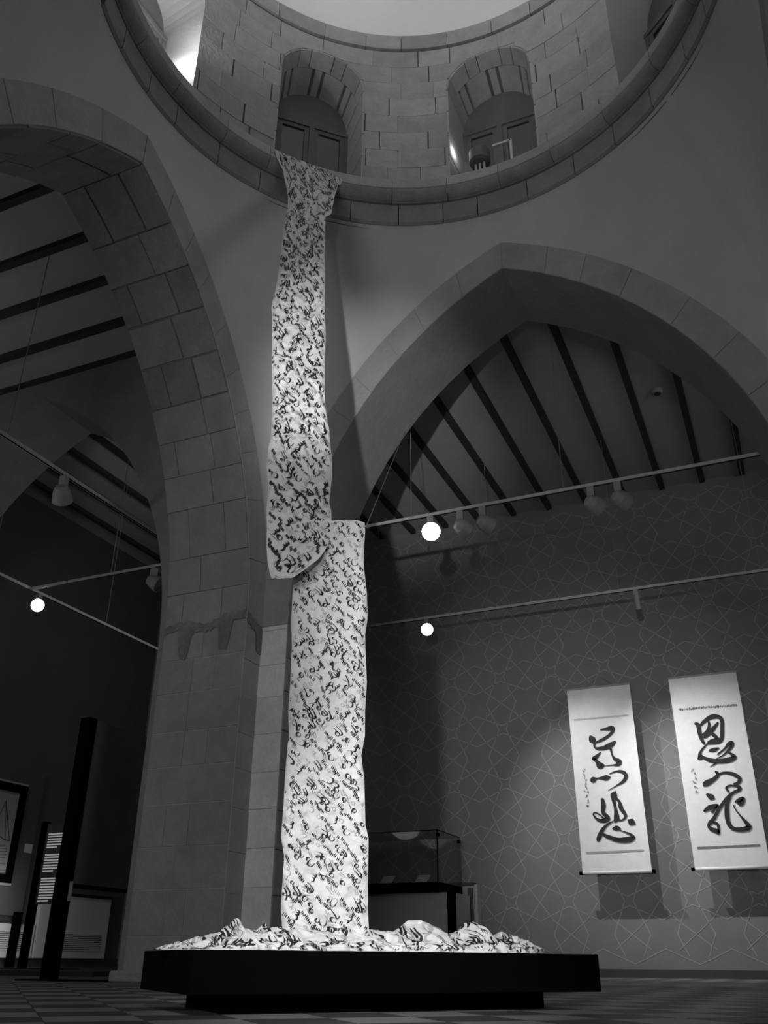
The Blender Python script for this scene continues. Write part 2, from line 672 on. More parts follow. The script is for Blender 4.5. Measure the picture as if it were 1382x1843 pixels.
# old repair: dark band at the springing with two runs below it
rp = MB()
yj = CY + S - 0.017
xa, xb = CX - A - T, CX - A
prev = None
N = 34
for k in range(N + 1):
    t = k / N
    x = xa + (xb - xa) * t
    zt = ZS + 0.02 + 0.05 * t + 0.03 * math.sin(9 * t) + rng.uniform(-0.015, 0.015)
    zb = zt - 0.07 - rng.uniform(0, 0.03)
    for c, wd, dp in ((0.27, 0.09, 0.33), (0.76, 0.085, 0.30)):
        q = abs(t - c) / wd
        if q < 1:
            zb -= dp * (1 - q ** 3) * rng.uniform(0.85, 1.1)
    cur = ((x, yj, zb), (x, yj, zt))
    if prev:
        rp.quad(prev[0], cur[0], cur[1], prev[1])
    prev = cur
prev = None
xs = CX - A + 0.017
for k in range(13):
    t = k / 12
    y = CY + S + (A - S) * t
    zt = ZS + 0.07 - 0.10 * t + rng.uniform(-0.015, 0.015)
    zb = zt - 0.10 - (0.16 if t > 0.6 else 0.0) * rng.uniform(0.8, 1.1)
    cur = ((xs, y, zb), (xs, y, zt))
    if prev:
        rp.quad(prev[0], cur[0], cur[1], prev[1])
    prev = cur
ro = rp.build('repair_patch', M_REPAIR, w_w)

# ------------------------------------------------------------------ pendentives
mb = MB()
NA, NZ = 240, 18
P = np.zeros((NZ + 1, NA + 1, 3))
for j in range(NA + 1):
    th = 2 * math.pi * j / NA
    c, s_ = math.cos(th), math.sin(th)
    mx = max(abs(c), abs(s_))
    r0 = A / mx
    u = A * min(abs(c), abs(s_)) / mx
    z0 = arch_z(u, BAND)
    dr, dz = r0 - A, ZR - z0
    for i in range(NZ + 1):
        t = i / NZ
        if dr < 1e-4:
            rr, zz = A + 0.0, z0 + dz * t
        else:
            rho = (dr * dr + dz * dz) / (2 * dr)
            zz = z0 + dz * t
            rr = r0 - rho + math.sqrt(max(rho * rho - (zz - z0) ** 2, 0))
        P[i, j] = (CX + rr * s_, CY + rr * c, zz)
mb.grid(P)
struct(mb, 'ceiling_pendentive', M_PLASTER, True)


# ------------------------------------------------------------------ ring, drum, dome
def lathe(mb, prof, a0, a1, n, caps=True):
    rows = []
    for k in range(n + 1):
        az = a0 + (a1 - a0) * k / n
        rows.append([polar(az, r, z) for r, z in prof])
    Pm = np.array(rows)
    mb.grid(Pm)
    if caps:
        o = len(mb.v)
        m_ = len(prof)
        mb.v += [tuple(p) for p in rows[0]] + [tuple(p) for p in rows[-1]]
        mb.f.append(tuple(range(o, o + m_)))
        mb.f.append(tuple(range(o + 2 * m_ - 1, o + m_ - 1, -1)))


ring_root = MB()
lathe(ring_root, [(A + 0.03, ZR - 0.05), (A + 0.012, ZR + 0.02), (A + 0.012, ZR + 0.05 * H), (RD + 0.02, 0.17 + 1.078 * H)], 0, 360, 120, False)
ring = struct(ring_root, 'trim_1', M_MORTAR)
az = -112.0
while az < 78:
    w = rng.uniform(8.5, 13.5)
    mb = MB()
    g = 0.10
    lathe(mb, [(A + 0.02, ZR - 0.012), (A - 0.006, ZR - 0.012), (A - 0.03, ZR + 0.01), (A - 0.03, 0.17 + 1.036 * H), (A + 0.02, 0.17 + 1.037 * H)], az + g, az + w - g, 6)
    mb.build('frieze_stone', M_PIER, ring)
    az += w
az = -110.0
rm = 0.344 * H
while az < 78:
    w = rng.uniform(11, 17)
    mb = MB()
    g = 0.06
    zb = 0.17 + 1.040 * H
    prof = [(A + 0.01, zb), (A - 0.035, zb)]
    for k in range(7):
        t = k / 6 * math.pi / 2
        prof.append((A - 0.035 - 0.085 * math.sin(t), zb + 0.012 + 0.10 * (1 - math.cos(t)) + 0.02 * k / 6))
    zl = 0.17 + 1.0585 * H
    prof += [(rm + 0.045, zl - 0.004), (rm + 0.06, zl), (RD, zl), (RD, zb)]
    lathe(mb, prof, az + g, az + w - g, 7)
    mb.build('moulding_stone', M_MOULD, ring)
    mb = MB()
    lathe(mb, [(RD, zl + 0.012), (rm - 0.006, zl + 0.014), (rm - 0.010, zl + 0.03), (rm - 0.008, 0.17 + 1.077 * H), (rm + 0.012, 0.17 + 1.081 * H), (RD, 0.17 + 1.081 * H)], az + g, az + w - g, 7)
    mb.build('ledge_stone', M_STONE, ring)
    az += w
mb = MB()
lathe(mb, [(A, 0.17 + 1.04 * H), (rm, 0.17 + 1.056 * H), (rm, 0.17 + 1.08 * H), (RD, 0.17 + 1.08 * H)], 78, 250, 60)
mb.build('plain_moulding', M_MOULD, ring, True)

Z0D, Z1D = 0.17 + 1.081 * H, 0.17 + 1.452 * H
WIN = [-86.5, -43.5, -1.5, 40.8, 87.5, 134.0, 180.5, 227.0]
WHALF = math.degrees(0.545 / RD)
WZS = 9.84                        # springing of the window heads


def win_top(az):
    best = None
    for c in WIN:
        d = (az - c + 180) % 360 - 180
        x = math.radians(d) * RD
        if abs(d) <= WHALF + 1e-6:
            return WZS + math.sqrt(max(0.545 ** 2 - x * x, 0))
    return None


cols = set(np.arange(-180, 180.01, 2.0).tolist())
for c in WIN:
    for k in range(-12, 13):
        cols.add(((c + WHALF * math.sin(k / 12 * math.pi / 2) + 180) % 360) - 180)
cols = sorted(cols)
mb = MB()
for a0, a1 in zip(cols[:-1], cols[1:]):
    if a1 - a0 < 1e-6:
        continue
    e = 1e-4
    t0, t1 = win_top(a0 + e), win_top(a1 - e)
    b0 = t0 if t0 else Z0D - 0.05
    b1 = t1 if t1 else Z0D - 0.05
    mb.quad(polar(a0, RD, b0), polar(a1, RD, b1), polar(a1, RD, Z1D + 0.1), polar(a0, RD, Z1D + 0.1))
drum = struct(mb, 'wall_drum', M_MORTAR, True)

# ashlar of the drum, one block at a time in the visible arc
NC = 9
hc = (Z1D - Z0D) / NC
for c in range(NC):
    z0, z1 = Z0D + c * hc, Z0D + (c + 1) * hc
    az = -112.0 + rng.uniform(0, 6)
    while az < 80:
        w = rng.uniform(7.5, 13.5)
        gz = rng.uniform(0.0006, 0.0016)
        ga = math.degrees(rng.choice((0.001, 0.002, 0.006, 0.012)) / RD)
        a0, a1 = az + ga, az + w - ga
        az += w
        xs = sorted(set([a0, a1] + [a0 + (a1 - a0) * k / 4 for k in range(1, 4)] +
                        [q for cc in WIN for q in [((cc + WHALF * math.sin(k / 8 * math.pi / 2) + 180) % 360) - 180 for k in range(-8, 9)] if a0 < q < a1]))
        mb = MB()
        rr = RD - 0.022 + rng.uniform(-0.004, 0.004)
        any_ = False
        tl, tr = rng.uniform(-0.004, 0.004), rng.uniform(-0.004, 0.004)
        for q0, q1 in zip(xs[:-1], xs[1:]):
            if q1 - q0 < 1e-5:
                continue
            e = (q1 - q0) * 1e-3
            t0, t1 = win_top(q0 + e), win_top(q1 - e)
            l0 = max(z0 + gz, t0) if t0 else z0 + gz
            l1 = max(z0 + gz, t1) if t1 else z0 + gz
            h1 = z1 - gz
            if l0 >= h1 - 0.003 and l1 >= h1 - 0.003:
                continue
            l0, l1 = min(l0, h1), min(l1, h1)
            any_ = True
            f = [polar(q0, rr, l0), polar(q1, rr, l1), polar(q1, rr, h1), polar(q0, rr, h1)]
            bk = [polar(q0, RD, l0), polar(q1, RD, l1), polar(q1, RD, h1), polar(q0, RD, h1)]
            fs = [(0, 1, 2, 3), (0, 4, 5, 1), (3, 2, 6, 7)]
            if q0 == xs[0] or (t0 is None) != (win_top(q0 - e) is None):
                fs.append((0, 3, 7, 4))
            if q1 == xs[-1] or (t1 is None) != (win_top(q1 + e) is None):
                fs.append((1, 5, 6, 2))
            mb.add(f + bk, fs)
        if any_:
            mb.build('ashlar_block', M_STONE, drum)

# window niches with frames
NB, ZSB, HB, DP = 0.485, 9.66, 0.485, 0.46
for wi, c in enumerate(WIN):
    ca = math.radians(c)
    n = np.array([math.sin(ca), math.cos(ca)])
    tdir = np.array([math.cos(ca), -math.sin(ca)])

    def wp(x, d, z, n=n, tdir=tdir):
        q = np.array([CX, CY]) + n * d + tdir * x
        return (q[0], q[1], z)
    fr, bk = [], []
    seq = [(1, -1)] + [(math.cos(k / 16 * math.pi), math.sin(k / 16 * math.pi)) for k in range(17)] + [(-1, -1)]
    for cx_, sz in seq:
        x = 0.545 * cx_
        th = x / RD
        zf = Z0D - 0.02 if sz < 0 else WZS + 0.545 * sz
        zb = Z0D - 0.02 if sz < 0 else ZSB + HB * sz
        fr.append(polar(c + math.degrees(th), RD - 0.018, zf))
        bk.append(wp(NB * cx_, RD + DP, zb))
    mb = MB()
    for k in range(len(fr) - 1):
        mb.quad(fr[k], fr[k + 1], bk[k + 1], bk[k])
    mb.quad(fr[0], bk[0], bk[-1], fr[-1])
    niche = mb.build('window_niche', M_PLASTER if wi not in (1, 2) else M_MORTAR, drum)
    if wi in (1, 2):
        edges = [-0.62] + [-0.3 + 0.02 * rng.uniform(-1, 1)]
        # reveal stones: two jamb stacks and a ring of voussoirs, front and rear row

        def nfn(s, d, dd, c=c, wp=wp):
            # s in [0, 1] up the right jamb, [1, 2] over the head, [2, 3] down the left jamb
            if s <= 1:
                cx_, sz, ratio = 1, 0, s
                zf = Z0D + (WZS - Z0D) * s
                zb = Z0D + (ZSB - Z0D) * s
            elif s >= 2:
                cx_, sz = -1, 0
                zf = WZS + (Z0D - WZS) * (s - 2)
                zb = ZSB + (Z0D - ZSB) * (s - 2)
            else:
                a = (s - 1) * math.pi
                cx_, sz = math.cos(a), math.sin(a)
                zf = WZS + 0.545 * sz
                zb = ZSB + HB * sz
            xf, xb = (0.545 - dd) * cx_, (NB - dd) * cx_
            zf -= dd * sz
            zb -= dd * sz
            pf = np.array(polar(c + math.degrees(xf / RD), RD - 0.018, zf))
            pb = np.array(wp(xb, RD + DP, zb))
            return tuple(pf * (1 - d) + pb * d)
        for r0, r1, gp in ((0.0, 0.38, 0.0018), (0.38, 1.0, 0.010)):
            nk = 8
            ks = np.linspace(1, 2, 8) + (0.03 if r0 else -0.02) * np.array([0, 1, -1, 1, -1, 1, -1, 0])
            for k in range(7):
                piece('voussoir', drum, nfn, ks[k], ks[k + 1], r0, r1, 0.02, gp, M_STONE, 3, 0.004 if r0 == 0 else 0.009, rng)
        for base in (0.0, 2.0):
            ks = np.linspace(0, 1, 6)
            for k in range(5):
                piece('reveal_stone', drum, nfn, base + ks[k], base + ks[k + 1], 0, 1, 0.02, 0.003, M_PLASTER, 1, 0.004, rng)
    # window in the niche
    wo = bpy.data.objects.new('window_%d' % (wi + 1), None)
    COL.objects.link(wo)
    wo['kind'] = 'structure'
    d0 = RD + DP - 0.05
    mb = MB()
    ang = [k / 16 * math.pi for k in range(17)]
    pts = [wp(NB * math.cos(a), RD + DP - 0.004, max(ZSB + HB * math.sin(a), 9.50)) for a in ang]
    mb.add([wp(NB, RD + DP - 0.004, 9.50)] + pts + [wp(-NB, RD + DP - 0.004, 9.50)], [tuple(range(19))])
    mb.build('head_board', M_TYMP, wo)
    mb = MB()
    zb, zt_ = Z0D, 9.53
    bar = 0.055
    X3 = np.array([tdir[0], tdir[1], 0])
    N3 = np.array([n[0], n[1], 0])
    Z3 = np.array([0, 0, 1.0])

    def bar_(x0, x1, z0, z1, dd=0.03):
        mb.obox(np.array(wp((x0 + x1) / 2, d0, (z0 + z1) / 2)), X3 * abs(x1 - x0) / 2, N3 * dd, Z3 * (z1 - z0) / 2)
    bar_(-NB, -NB + bar, zb, zt_)
    bar_(NB - bar, NB, zb, zt_)
    bar_(-NB, NB, zt_ - 0.06, zt_, 0.04)
    bar_(-NB, NB, zb, zb + bar)
    bar_(-0.03, 0.03, zb, zt_ - 0.06, 0.042)
    mb.build('window_frame', M_FRAME, wo)
    for sg in (-1, 1):
        mb = MB()
        xa_, xb_ = (0.03, NB - bar) if sg > 0 else (-NB + bar, -0.03)
        s_ = 0.06
        bar_(xa_, xa_ + s_, zb + bar, zt_ - 0.06, 0.022)
        bar_(xb_ - s_, xb_, zb + bar, zt_ - 0.06, 0.022)
        bar_(xa_ + s_, xb_ - s_, zt_ - 0.06 - s_, zt_ - 0.06, 0.022)
        bar_(xa_ + s_, xb_ - s_, zb + bar, zb + bar + s_, 0.022)
        cs = mb.build('casement', M_FRAME, wo)
        mb = MB()
        bar_(xa_ + s_, xb_ - s_, zb + bar + s_, zt_ - 0.06 - s_, 0.004)
        mb.build('pane', M_NIGHT, cs)

# upper cornice and dome
mb = MB()
lathe(mb, [(RD + 0.02, Z1D - 0.02), (RD + 0.02, 0.17 + 1.50 * H)], 0, 360, 96, False)
corn = struct(mb, 'trim_2', M_MORTAR, True)
az = -112.0
while az < 80:
    w = rng.uniform(7, 13)
    mb = MB()
    g = 0.07
    z0 = Z1D + 0.035
    lathe(mb, [(RD + 0.015, z0), (RD - 0.045, z0), (RD - 0.05, z0 + 0.03), (RD - 0.035, z0 + 0.27), (RD + 0.015, z0 + 0.28)], az + g, az + w - g, 5)
    mb.build('cornice_block', M_STONE, corn)
    az += w
mb = MB()
prof = []
zd = 0.17 + 1.49 * H
for k in range(25):
    t = k / 24 * math.pi / 2
    prof.append((max((RD - 0.02) * math.cos(t), 0.001), zd + 0.92 * RD * math.sin(t)))
lathe(mb, prof, 0, 360, 96, False)
struct(mb, 'ceiling_dome', M_DOME, True)

# ------------------------------------------------------------------ rooms around the bay
mb = MB()
mb.quad((-11, -7, 0), (8, -7, 0), (8, 13.5, 0), (-11, 13.5, 0))
floor = struct(mb, 'floor', M_FLOOR)
# single tiles near the camera
tiles = []
r2 = math.sqrt(2)
for i in range(-40, 40):
    for j in range(-40, 60):
        p0, q0 = PH1 + i * TS, PH2 + j * TS          # p = (x+y)/r2, q = (y-x)/r2
        pc, qc = p0 + TS / 2, q0 + TS / 2
        x, y = (pc - qc) / r2, (pc + qc) / r2
        if y < 1.5:
            continue
        px, py, dep = project((x, y, 0))
        if dep > 0 and -40 < px < IW + 40 and py < IH + 40 and dep < 7.2:
            tiles.append((dep, p0, q0, (i + j) % 2))
tiles.sort()
for dep, p0, q0, col in tiles[:296]:
    g, hgt = 0.002, 0.004
    c = [(p0 + g, q0 + g), (p0 + TS - g, q0 + g), (p0 + TS - g, q0 + TS - g), (p0 + g, q0 + TS - g)]
    mb = MB()
    lo = [((p - q) / r2, (p + q) / r2, 0.0) for p, q in c]
    hi = [(x, y, hgt) for x, y, _ in lo]
    mb.add(lo + hi, [(4, 5, 6, 7), (0, 1, 5, 4), (1, 2, 6, 5), (2, 3, 7, 6), (3, 0, 4, 7)])
    mb.build('floor_tile', M_FLOOR_L if col == 0 else M_FLOOR_D, floor)

mb = MB()
mb.quad((XW, YN, 0), (8, YN, 0), (8, YN, ZC), (XW, YN, ZC))
wall_n = struct(mb, 'wall_hall_north', M_WALL)
mb = MB()
mb.quad((XW, -7, 0), (XW, YN, 0), (XW, YN, ZC), (XW, -7, ZC))
wall_w = struct(mb, 'wall_room_west', M_WEST)
mb = MB()
mb.quad((7.5, -7, 0), (7.5, YN, 0), (7.5, YN, ZC), (7.5, -7, ZC))
struct(mb, 'wall_hall_east', M_WEST)
mb = MB()
mb.quad((XW, -6.8, 0), (8, -6.8, 0), (8, -6.8, ZC), (XW, -6.8, ZC))
struct(mb, 'wall_hall_south', M_WEST)
mb = MB()
mb.box((XW, YN - 0.02, 0), (7.5, YN, 0.095))
struct(mb, 'baseboard_north', M_BASEBOARD)
mb = MB()
mb.box((XW, -6.8, 0), (XW + 0.02, YN, 0.17))
struct(mb, 'baseboard_west', M_BASEBOARD)
YB = CY + A + T
mb = MB()
mb.quad((XW, YB - 0.02, ZC), (8, YB - 0.02, ZC), (8, YN, ZC), (XW, YN, ZC))
ceil_n = struct(mb, 'ceiling_hall', M_CEIL)
mb = MB()
mb.quad((XW, -7, ZC), (CX - A - T + 0.02, -7, ZC), (CX - A - T + 0.02, YB, ZC), (XW, YB, ZC))
ceil_w = struct(mb, 'ceiling_west', M_CEIL)
mb = MB()
mb.quad((CX - A - T, -7, ZC), (8, -7, ZC), (8, CY - A - T, ZC), (CX - A - T, CY - A - T, ZC))
mb.quad((CX + A + T, CY - A - T, ZC), (8, CY - A - T, ZC), (8, YB, ZC), (CX + A + T, YB, ZC))
struct(mb, 'ceiling_south', M_CEIL)
# blank partitions closing the corners of the west room
mb = MB()
mb.quad((CX - A - T - 0.003, CY + S, 0), (CX - A - T - 0.003, YB, 0), (CX - A - T - 0.003, YB, ZC), (CX - A - T - 0.003, CY + S, ZC))
# raised strip of floor in the far corner of the west rooms
mb = MB()
mb.box((XW, 8.4, 0), (-7.0, YN, 0.05))
struct(mb, 'floor_platform', M_FLOOR_D)

x = -0.385
k = 0
xs_b = [-0.385 - 0.6 * k for k in range(17)] + [-0.385 + 0.58 * k for k in range(1, 7)]
for x in xs_b:
    mb = MB()
    mb.box((x, YB, ZC - 0.07), (x + 0.085, YN - 0.06, ZC + 0.01))
    mb.build('ceiling_beam', M_BEAM, ceil_n)
for y in (1.9, 2.5, 3.12, 3.74, 4.37, 5.04, 5.65, 6.30):
    mb = MB()
    mb.box((XW, y, ZC - 0.07), (CX - A - T, y + 0.085, ZC + 0.01))
    mb.build('ceiling_beam', M_BEAM, ceil_w)
mb = MB()
mb.box((XW, CY + A - 0.06, ZC - 0.05), (CX - A - T, CY + A, ZC))
mb.build('edge_beam', M_BEAM, ceil_w)

# star pattern printed on the north wall
mb = MB()
cell = 0.80
lw = 0.010
yw = YN - 0.003


def wline(p, q, y=None):
    p, q = np.array(p), np.array(q)
    d = q - p
    L = np.linalg.norm(d)
    if L < 1e-6:
        return
    nrm = np.array([-d[1], d[0]]) / L * lw / 2
    c = [p + nrm, q + nrm, q - nrm, p - nrm]
    for w in c:
        if w[1] > ZC - 0.02 or w[1] < 0.10:
            return
    mb.quad(*[(w[0], yw, w[1]) for w in reversed(c)])


ta = math.tan(math.radians(27))
OX, OZ = -2.55, 0.50
hc_ = cell / 2
for i in range(-6, 8):
    for j in range(-2, 9):
        cx_, cz_ = OX + i * cell, OZ + j * cell
        for rot in range(4):
            ct, st = [(1, 0), (0, 1), (-1, 0), (0, -1)][rot]

            def tr(u, v):
                return (cx_ + ct * u - st * v, cz_ + st * u + ct * v)
            mid = (0, -hc_)
            # long line of an edge crossing towards the neighbour edge, bent at its meeting point
            t = hc_ / (1 + ta)
            bend = (t * 1.0 * (1 - 0.0), -t)
            bend = (hc_ * ta / (1 + ta) * 1.45, -hc_ + hc_ / (1 + ta) * 0.92)
            bend = ((bend[0] - bend[1]) / 2, -(bend[0] - bend[1]) / 2)
            wline(tr(*mid), tr(*bend))
            wline(tr(-mid[0], mid[1]), tr(-bend[0], bend[1]))
            # second family: chevrons between the crossings
            chev = (0, -hc_ * 0.42)
            out = (hc_ * 0.62, -hc_ * 0.70)
            wline(tr(*chev), tr(*out))
            wline(tr(*chev), tr(-out[0], out[1]))
            wline(tr(*out), tr(hc_, -hc_ * 0.86))
            wline(tr(-out[0], out[1]), tr(-hc_, -hc_ * 0.86))
star = mb.build('wallpaper_stars', M_STAR, wall_n)
star['kind'] = 'stuff'

# smoke detector
d = on_z(1182, 702, ZC)
mb = MB()
mb.tube([(d[0], d[1], ZC), (d[0], d[1], ZC - 0.03), (d[0], d[1], ZC - 0.05), (d[0], d[1], ZC - 0.06)], [0.075, 0.075, 0.055, 0.03], 20)
t_ = thing('smoke_detector', 'round smoke detector on the plank ceiling of the right room', 'detector', (d[0], d[1], ZC - 0.06))
mb.build('body', M_CEIL, t_)
mb = MB()
mb.tube([(d[0], d[1], ZC - 0.045), (d[0], d[1], ZC - 0.066)], 0.042, 16)
mb.build('sensor_cap', M_BEAM, t_)

# ------------------------------------------------------------------ lighting tracks
ZW = ZT


def track(name, p, q, label):
    p, q = np.array(p, float), np.array(q, float)
    t = thing('lighting_track', label, 'track', tuple((p + q) / 2))
    d = (q - p) / np.linalg.norm(q - p)
    s = np.cross(d, (0, 0, 1))
    mb = MB()
    mb.obox((p + q) / 2, (q - p) / 2, s * 0.0175, np.array([0, 0, 0.017]))
    mb.build('rail', M_TRACK, t)
    mb = MB()
    mb.obox((p + q) / 2 - np.array([0, 0, 0.018]), (q - p) / 2 * 0.999, s * 0.006, np.array([0, 0, 0.003]))
    mb.build('slot', M_BLACK, t)
    for e in (p, q):
        mb = MB()
        mb.obox(e, d * 0.02, s * 0.02, np.array([0, 0, 0.02]))
        mb.build('end_cap', M_TRACK, t)
    return t


def wire(t, pt):
    mb = MB()
    mb.tube([(pt[0], pt[1], ZT), (pt[0], pt[1], ZC)], 0.004, 6)
    mb.build('suspension_wire', M_WIRE, t)


T1Y, T2Y, L1X, L2X = 8.10, 11.12, -6.06, -8.62
t1 = track('t', (-3.75, T1Y, ZT), (5.5, T1Y, ZT), 'long pale track rail nearest the arch in the right room, five lamps')
t2 = track('t', (-5.6, T2Y, ZT), (5.5, T2Y, ZT), 'long pale track rail above the two hanging scrolls')
tl1 = track('t', (L1X, 1.0, ZT), (L1X, T1Y - 0.05, ZT), 'upper track rail crossing the left arch, one unlit lamp')
tl2 = track('t', (L2X, 2.0, ZT), (L2X, 12.3, ZT), 'lower track rail running deep into the left rooms with a lit lamp')
ts = track('t', (L2X + 0.05, T1Y, ZT), (-4.6, T1Y, ZT), 'short track rail from the lit left lamp to the stone pier')


def track_x(px, py, Y):
    return on_plane(px, py, (0, Y, 0), (0, 1, 0))


for px, py in ((740, 925), (1013, 873)):
    wire(t1, (track_x(px, py, T1Y)[0], T1Y))
for px, py in ((680, 1120), (884, 1086), (1113, 1058), (1368, 1020)):
    wire(t2, (track_x(px, py, T2Y)[0], T2Y))
for y in (3.3, 5.06):
    wire(tl1, (L1X, y))
for y in (4.5, 7.4, 9.6):
    wire(tl2, (L2X, y))
for px in (199,):
    wire(ts, (track_x(px, 1035, T1Y)[0], T1Y))


def lamp(pos, aim, label, lit=False, s=1.0, group=None, shape='round'):
    pos = np.array(pos, float)
    t = thing('track_lamp', label, 'lamp', tuple(pos), group)
    mb = MB()
    mb.bevbox((pos[0] - 0.035 * s, pos[1] - 0.03, pos[2] - 0.17 * s), (pos[0] + 0.035 * s, pos[1] + 0.03, pos[2] - 0.018), 0.008)
    mb.build('adapter', M_LAMP, t)
    a = np.array(aim, float) - pos
    a /= np.linalg.norm(a)
    c = pos + np.array([0, 0, -0.20 * s]) + a * 0.02
    mb = MB()
    mb.tube([pos + np.array([0, 0, -0.15 * s]), c], 0.014, 8)
    mb.build('arm', M_LAMP, t)
    mb = MB()
    if shape == 'round':
        mb.tube([c - a * 0.09 * s, c - a * 0.075 * s, c - a * 0.02 * s, c + a * 0.07 * s, c + a * 0.085 * s, c + a * 0.085 * s, c + a * 0.06 * s],
                [0.035 * s, 0.06 * s, 0.085 * s, 0.10 * s, 0.10 * s, 0.088 * s, 0.082 * s], 24)
    else:
        mb.tube([c - a * 0.12 * s, c - a * 0.11 * s, c + a * 0.10 * s, c + a * 0.10 * s, c + a * 0.08 * s],
                [0.03 * s, 0.04 * s, 0.045 * s, 0.038 * s, 0.036 * s], 20)
    mb.build('housing', M_LAMP, t, False)
    mb = MB()
    k = (0.098 if lit else 0.086) if shape == 'round' else 0.036
    mb.tube([c + a * 0.066 * s, c + a * 0.088 * s, c + a * 0.105 * s, c + a * 0.112 * s], [k * s, k * s, k * s * 0.6, 0.02 * s], 24)
    mb.build('lens', M_LIT if lit else M_LENS, t, True)
    return t


CLO = (-1.7, 3.5, 1.6)
CAMP = (0.2, 0.0, 0.3)
x = track_x(775, 938, T1Y)[0]
lamp((x, T1Y, ZT), CAMP, 'larger glowing round lamp near left end of the upper right track', True, 1.0)
x = track_x(828, 915, T1Y)[0]
lamp((x, T1Y, ZT), (x + 2.2, T1Y + 2.5, ZT - 1.2), 'unlit round track lamp just right of the larger glowing lamp')
x = track_x(868, 907, T1Y)[0]
lamp((x, T1Y, ZT), (x + 2.2, T1Y + 2.5, ZT - 1.2), 'second unlit round track lamp right of the larger glowing lamp')
x = track_x(1062, 875, T1Y)[0]
lamp((x, T1Y, ZT), (x + 2.0, T1Y + 2.5, ZT - 1.0), 'left lamp of the dim pair over the scrolls on the upper track')
x = track_x(1110, 866, T1Y)[0]
lamp((x, T1Y, ZT), (x + 2.0, T1Y + 2.5, ZT - 1.0), 'right lamp of the dim pair over the scrolls on the upper track')
x = track_x(768, 1112, T2Y)[0]
lamp((x, T2Y, ZT), CAMP, 'smaller glowing lamp on the lower right track beside the cloth', True, 0.85)
x = track_x(1143, 1055, T2Y)[0]
lamp((x, T2Y, ZT), (x + 0.1, T2Y + 0.2, ZT - 2), 'tiny cylinder spotlight on the lower right track above the scrolls', False, 0.9, None, 'tube')
p = on_plane(118, 850, (L1X, 0, 0), (1, 0, 0))
lamp((L1X, p[1], ZT), (L1X - 1.2, p[1] + 2, ZT - 1.4), 'unlit lamp hanging from the upper left track rail')
p = on_plane(72, 1066, (L2X, 0, 0), (1, 0, 0))
lamp((L2X, p[1], ZT), CAMP, 'glowing lamp on the left, below the joint of two rails', True, 0.85)
x = track_x(278, 1022, T1Y)[0]
lamp((x, T1Y, ZT), (x + 2, T1Y + 0.6, ZT - 1.2), 'unlit lamp at the right end of the short rail by the pier')

# lamp and bracket standing in the second drum window
pb = np.array(polar(-5.2, RD + 0.05, Z0D))
ST = 0.36
t = thing('floodlight', 'small round floodlight standing on the sill of the right drum window', 'lamp', tuple(pb))
mb = MB()
mb.tube([pb + (0, 0, 0.22 + ST), pb + (0, 0, 0.24 + ST), pb + (0, 0, 0.40 + ST), pb + (0, 0, 0.42 + ST)], [0.09, 0.125, 0.125, 0.11], 24)
mb.build('drum_housing', M_FRAME, t)
mb = MB()
for dx in (-0.05, 0.0, 0.05):
    mb.tube([pb + (dx, 0, 0), pb + (dx, 0, 0.23 + ST)], 0.016, 8)
mb.build('stand', M_WHITE, t)
pb = np.array(polar(2.4, RD + 0.03, Z0D))
t = thing('bracket', 'white angled metal bracket beside the floodlight in the right drum window', 'bracket', tuple(pb))
mb = MB()
mb.obox(pb + (0, 0, 0.40), (0.014, 0, 0), (0, 0.014, 0), (0, 0, 0.40))
mb.build('upright', M_WHITE, t)
mb = MB()
mb.obox(pb + (-0.11, 0, 0.785), (0.11, 0, 0), (0, 0.014, 0), (0, 0, 0.014))
mb.build('cross_arm', M_WHITE, t)
pb = np.array(polar(-84.5, RD + 0.10, Z0D + 0.55))
t = thing('floodlight', 'round metal floodlight in the drum window at the top left', 'lamp', tuple(pb))
mb = MB()
ax = np.array([0.6, 0.5, 0.3])
mb.tube([pb - ax * 0.12, pb - ax * 0.1, pb + ax * 0.1, pb + ax * 0.12], [0.07, 0.13, 0.16, 0.15], 24)
mb.build('housing', M_FRAME, t)
mb = MB()
mb.tube([pb - (0, 0, 0.55), pb], 0.02, 8)
mb.build('stand', M_FRAME, t)

# ------------------------------------------------------------------ plinth
FA = math.radians(49.9)
FD, LD = np.array([math.cos(FA), math.sin(FA)]), np.array([-math.sin(FA), math.cos(FA)])
FL = np.array([-1.885, 2.752])
PL, PW, PZT, PZB, PIN = 1.668, 0.72, 0.1993, 0.066, 0.164


def pp(s, l, z):
    q = FL + FD * s + LD * l
    return np.array([q[0], q[1], z])


plinth = thing('plinth', 'low black two-step plinth on the floor under the heaped cloth', 'plinth', tuple(pp(PL / 2, PW / 2, 0)))
X3, Y3 = np.array([*FD, 0]), np.array([*LD, 0])


def pbox(s0, s1, l0, l1, z0, z1, b):
    mb = MB()
    mb.bevbox((s0, l0, z0), (s1, l1, z1), b)
    mb.v = [tuple(pp(x_, y_, z_)) for x_, y_, z_ in mb.v]
    return mb


pbox(0, PL, 0, PW, PZB, PZT, 0.002).build('top_slab', M_BLACK, plinth)
pbox(PIN, PL - PIN, PIN, PW - 0.08, 0.004, PZB + 0.001, 0.002).build('recessed_base', M_BLACK, plinth)

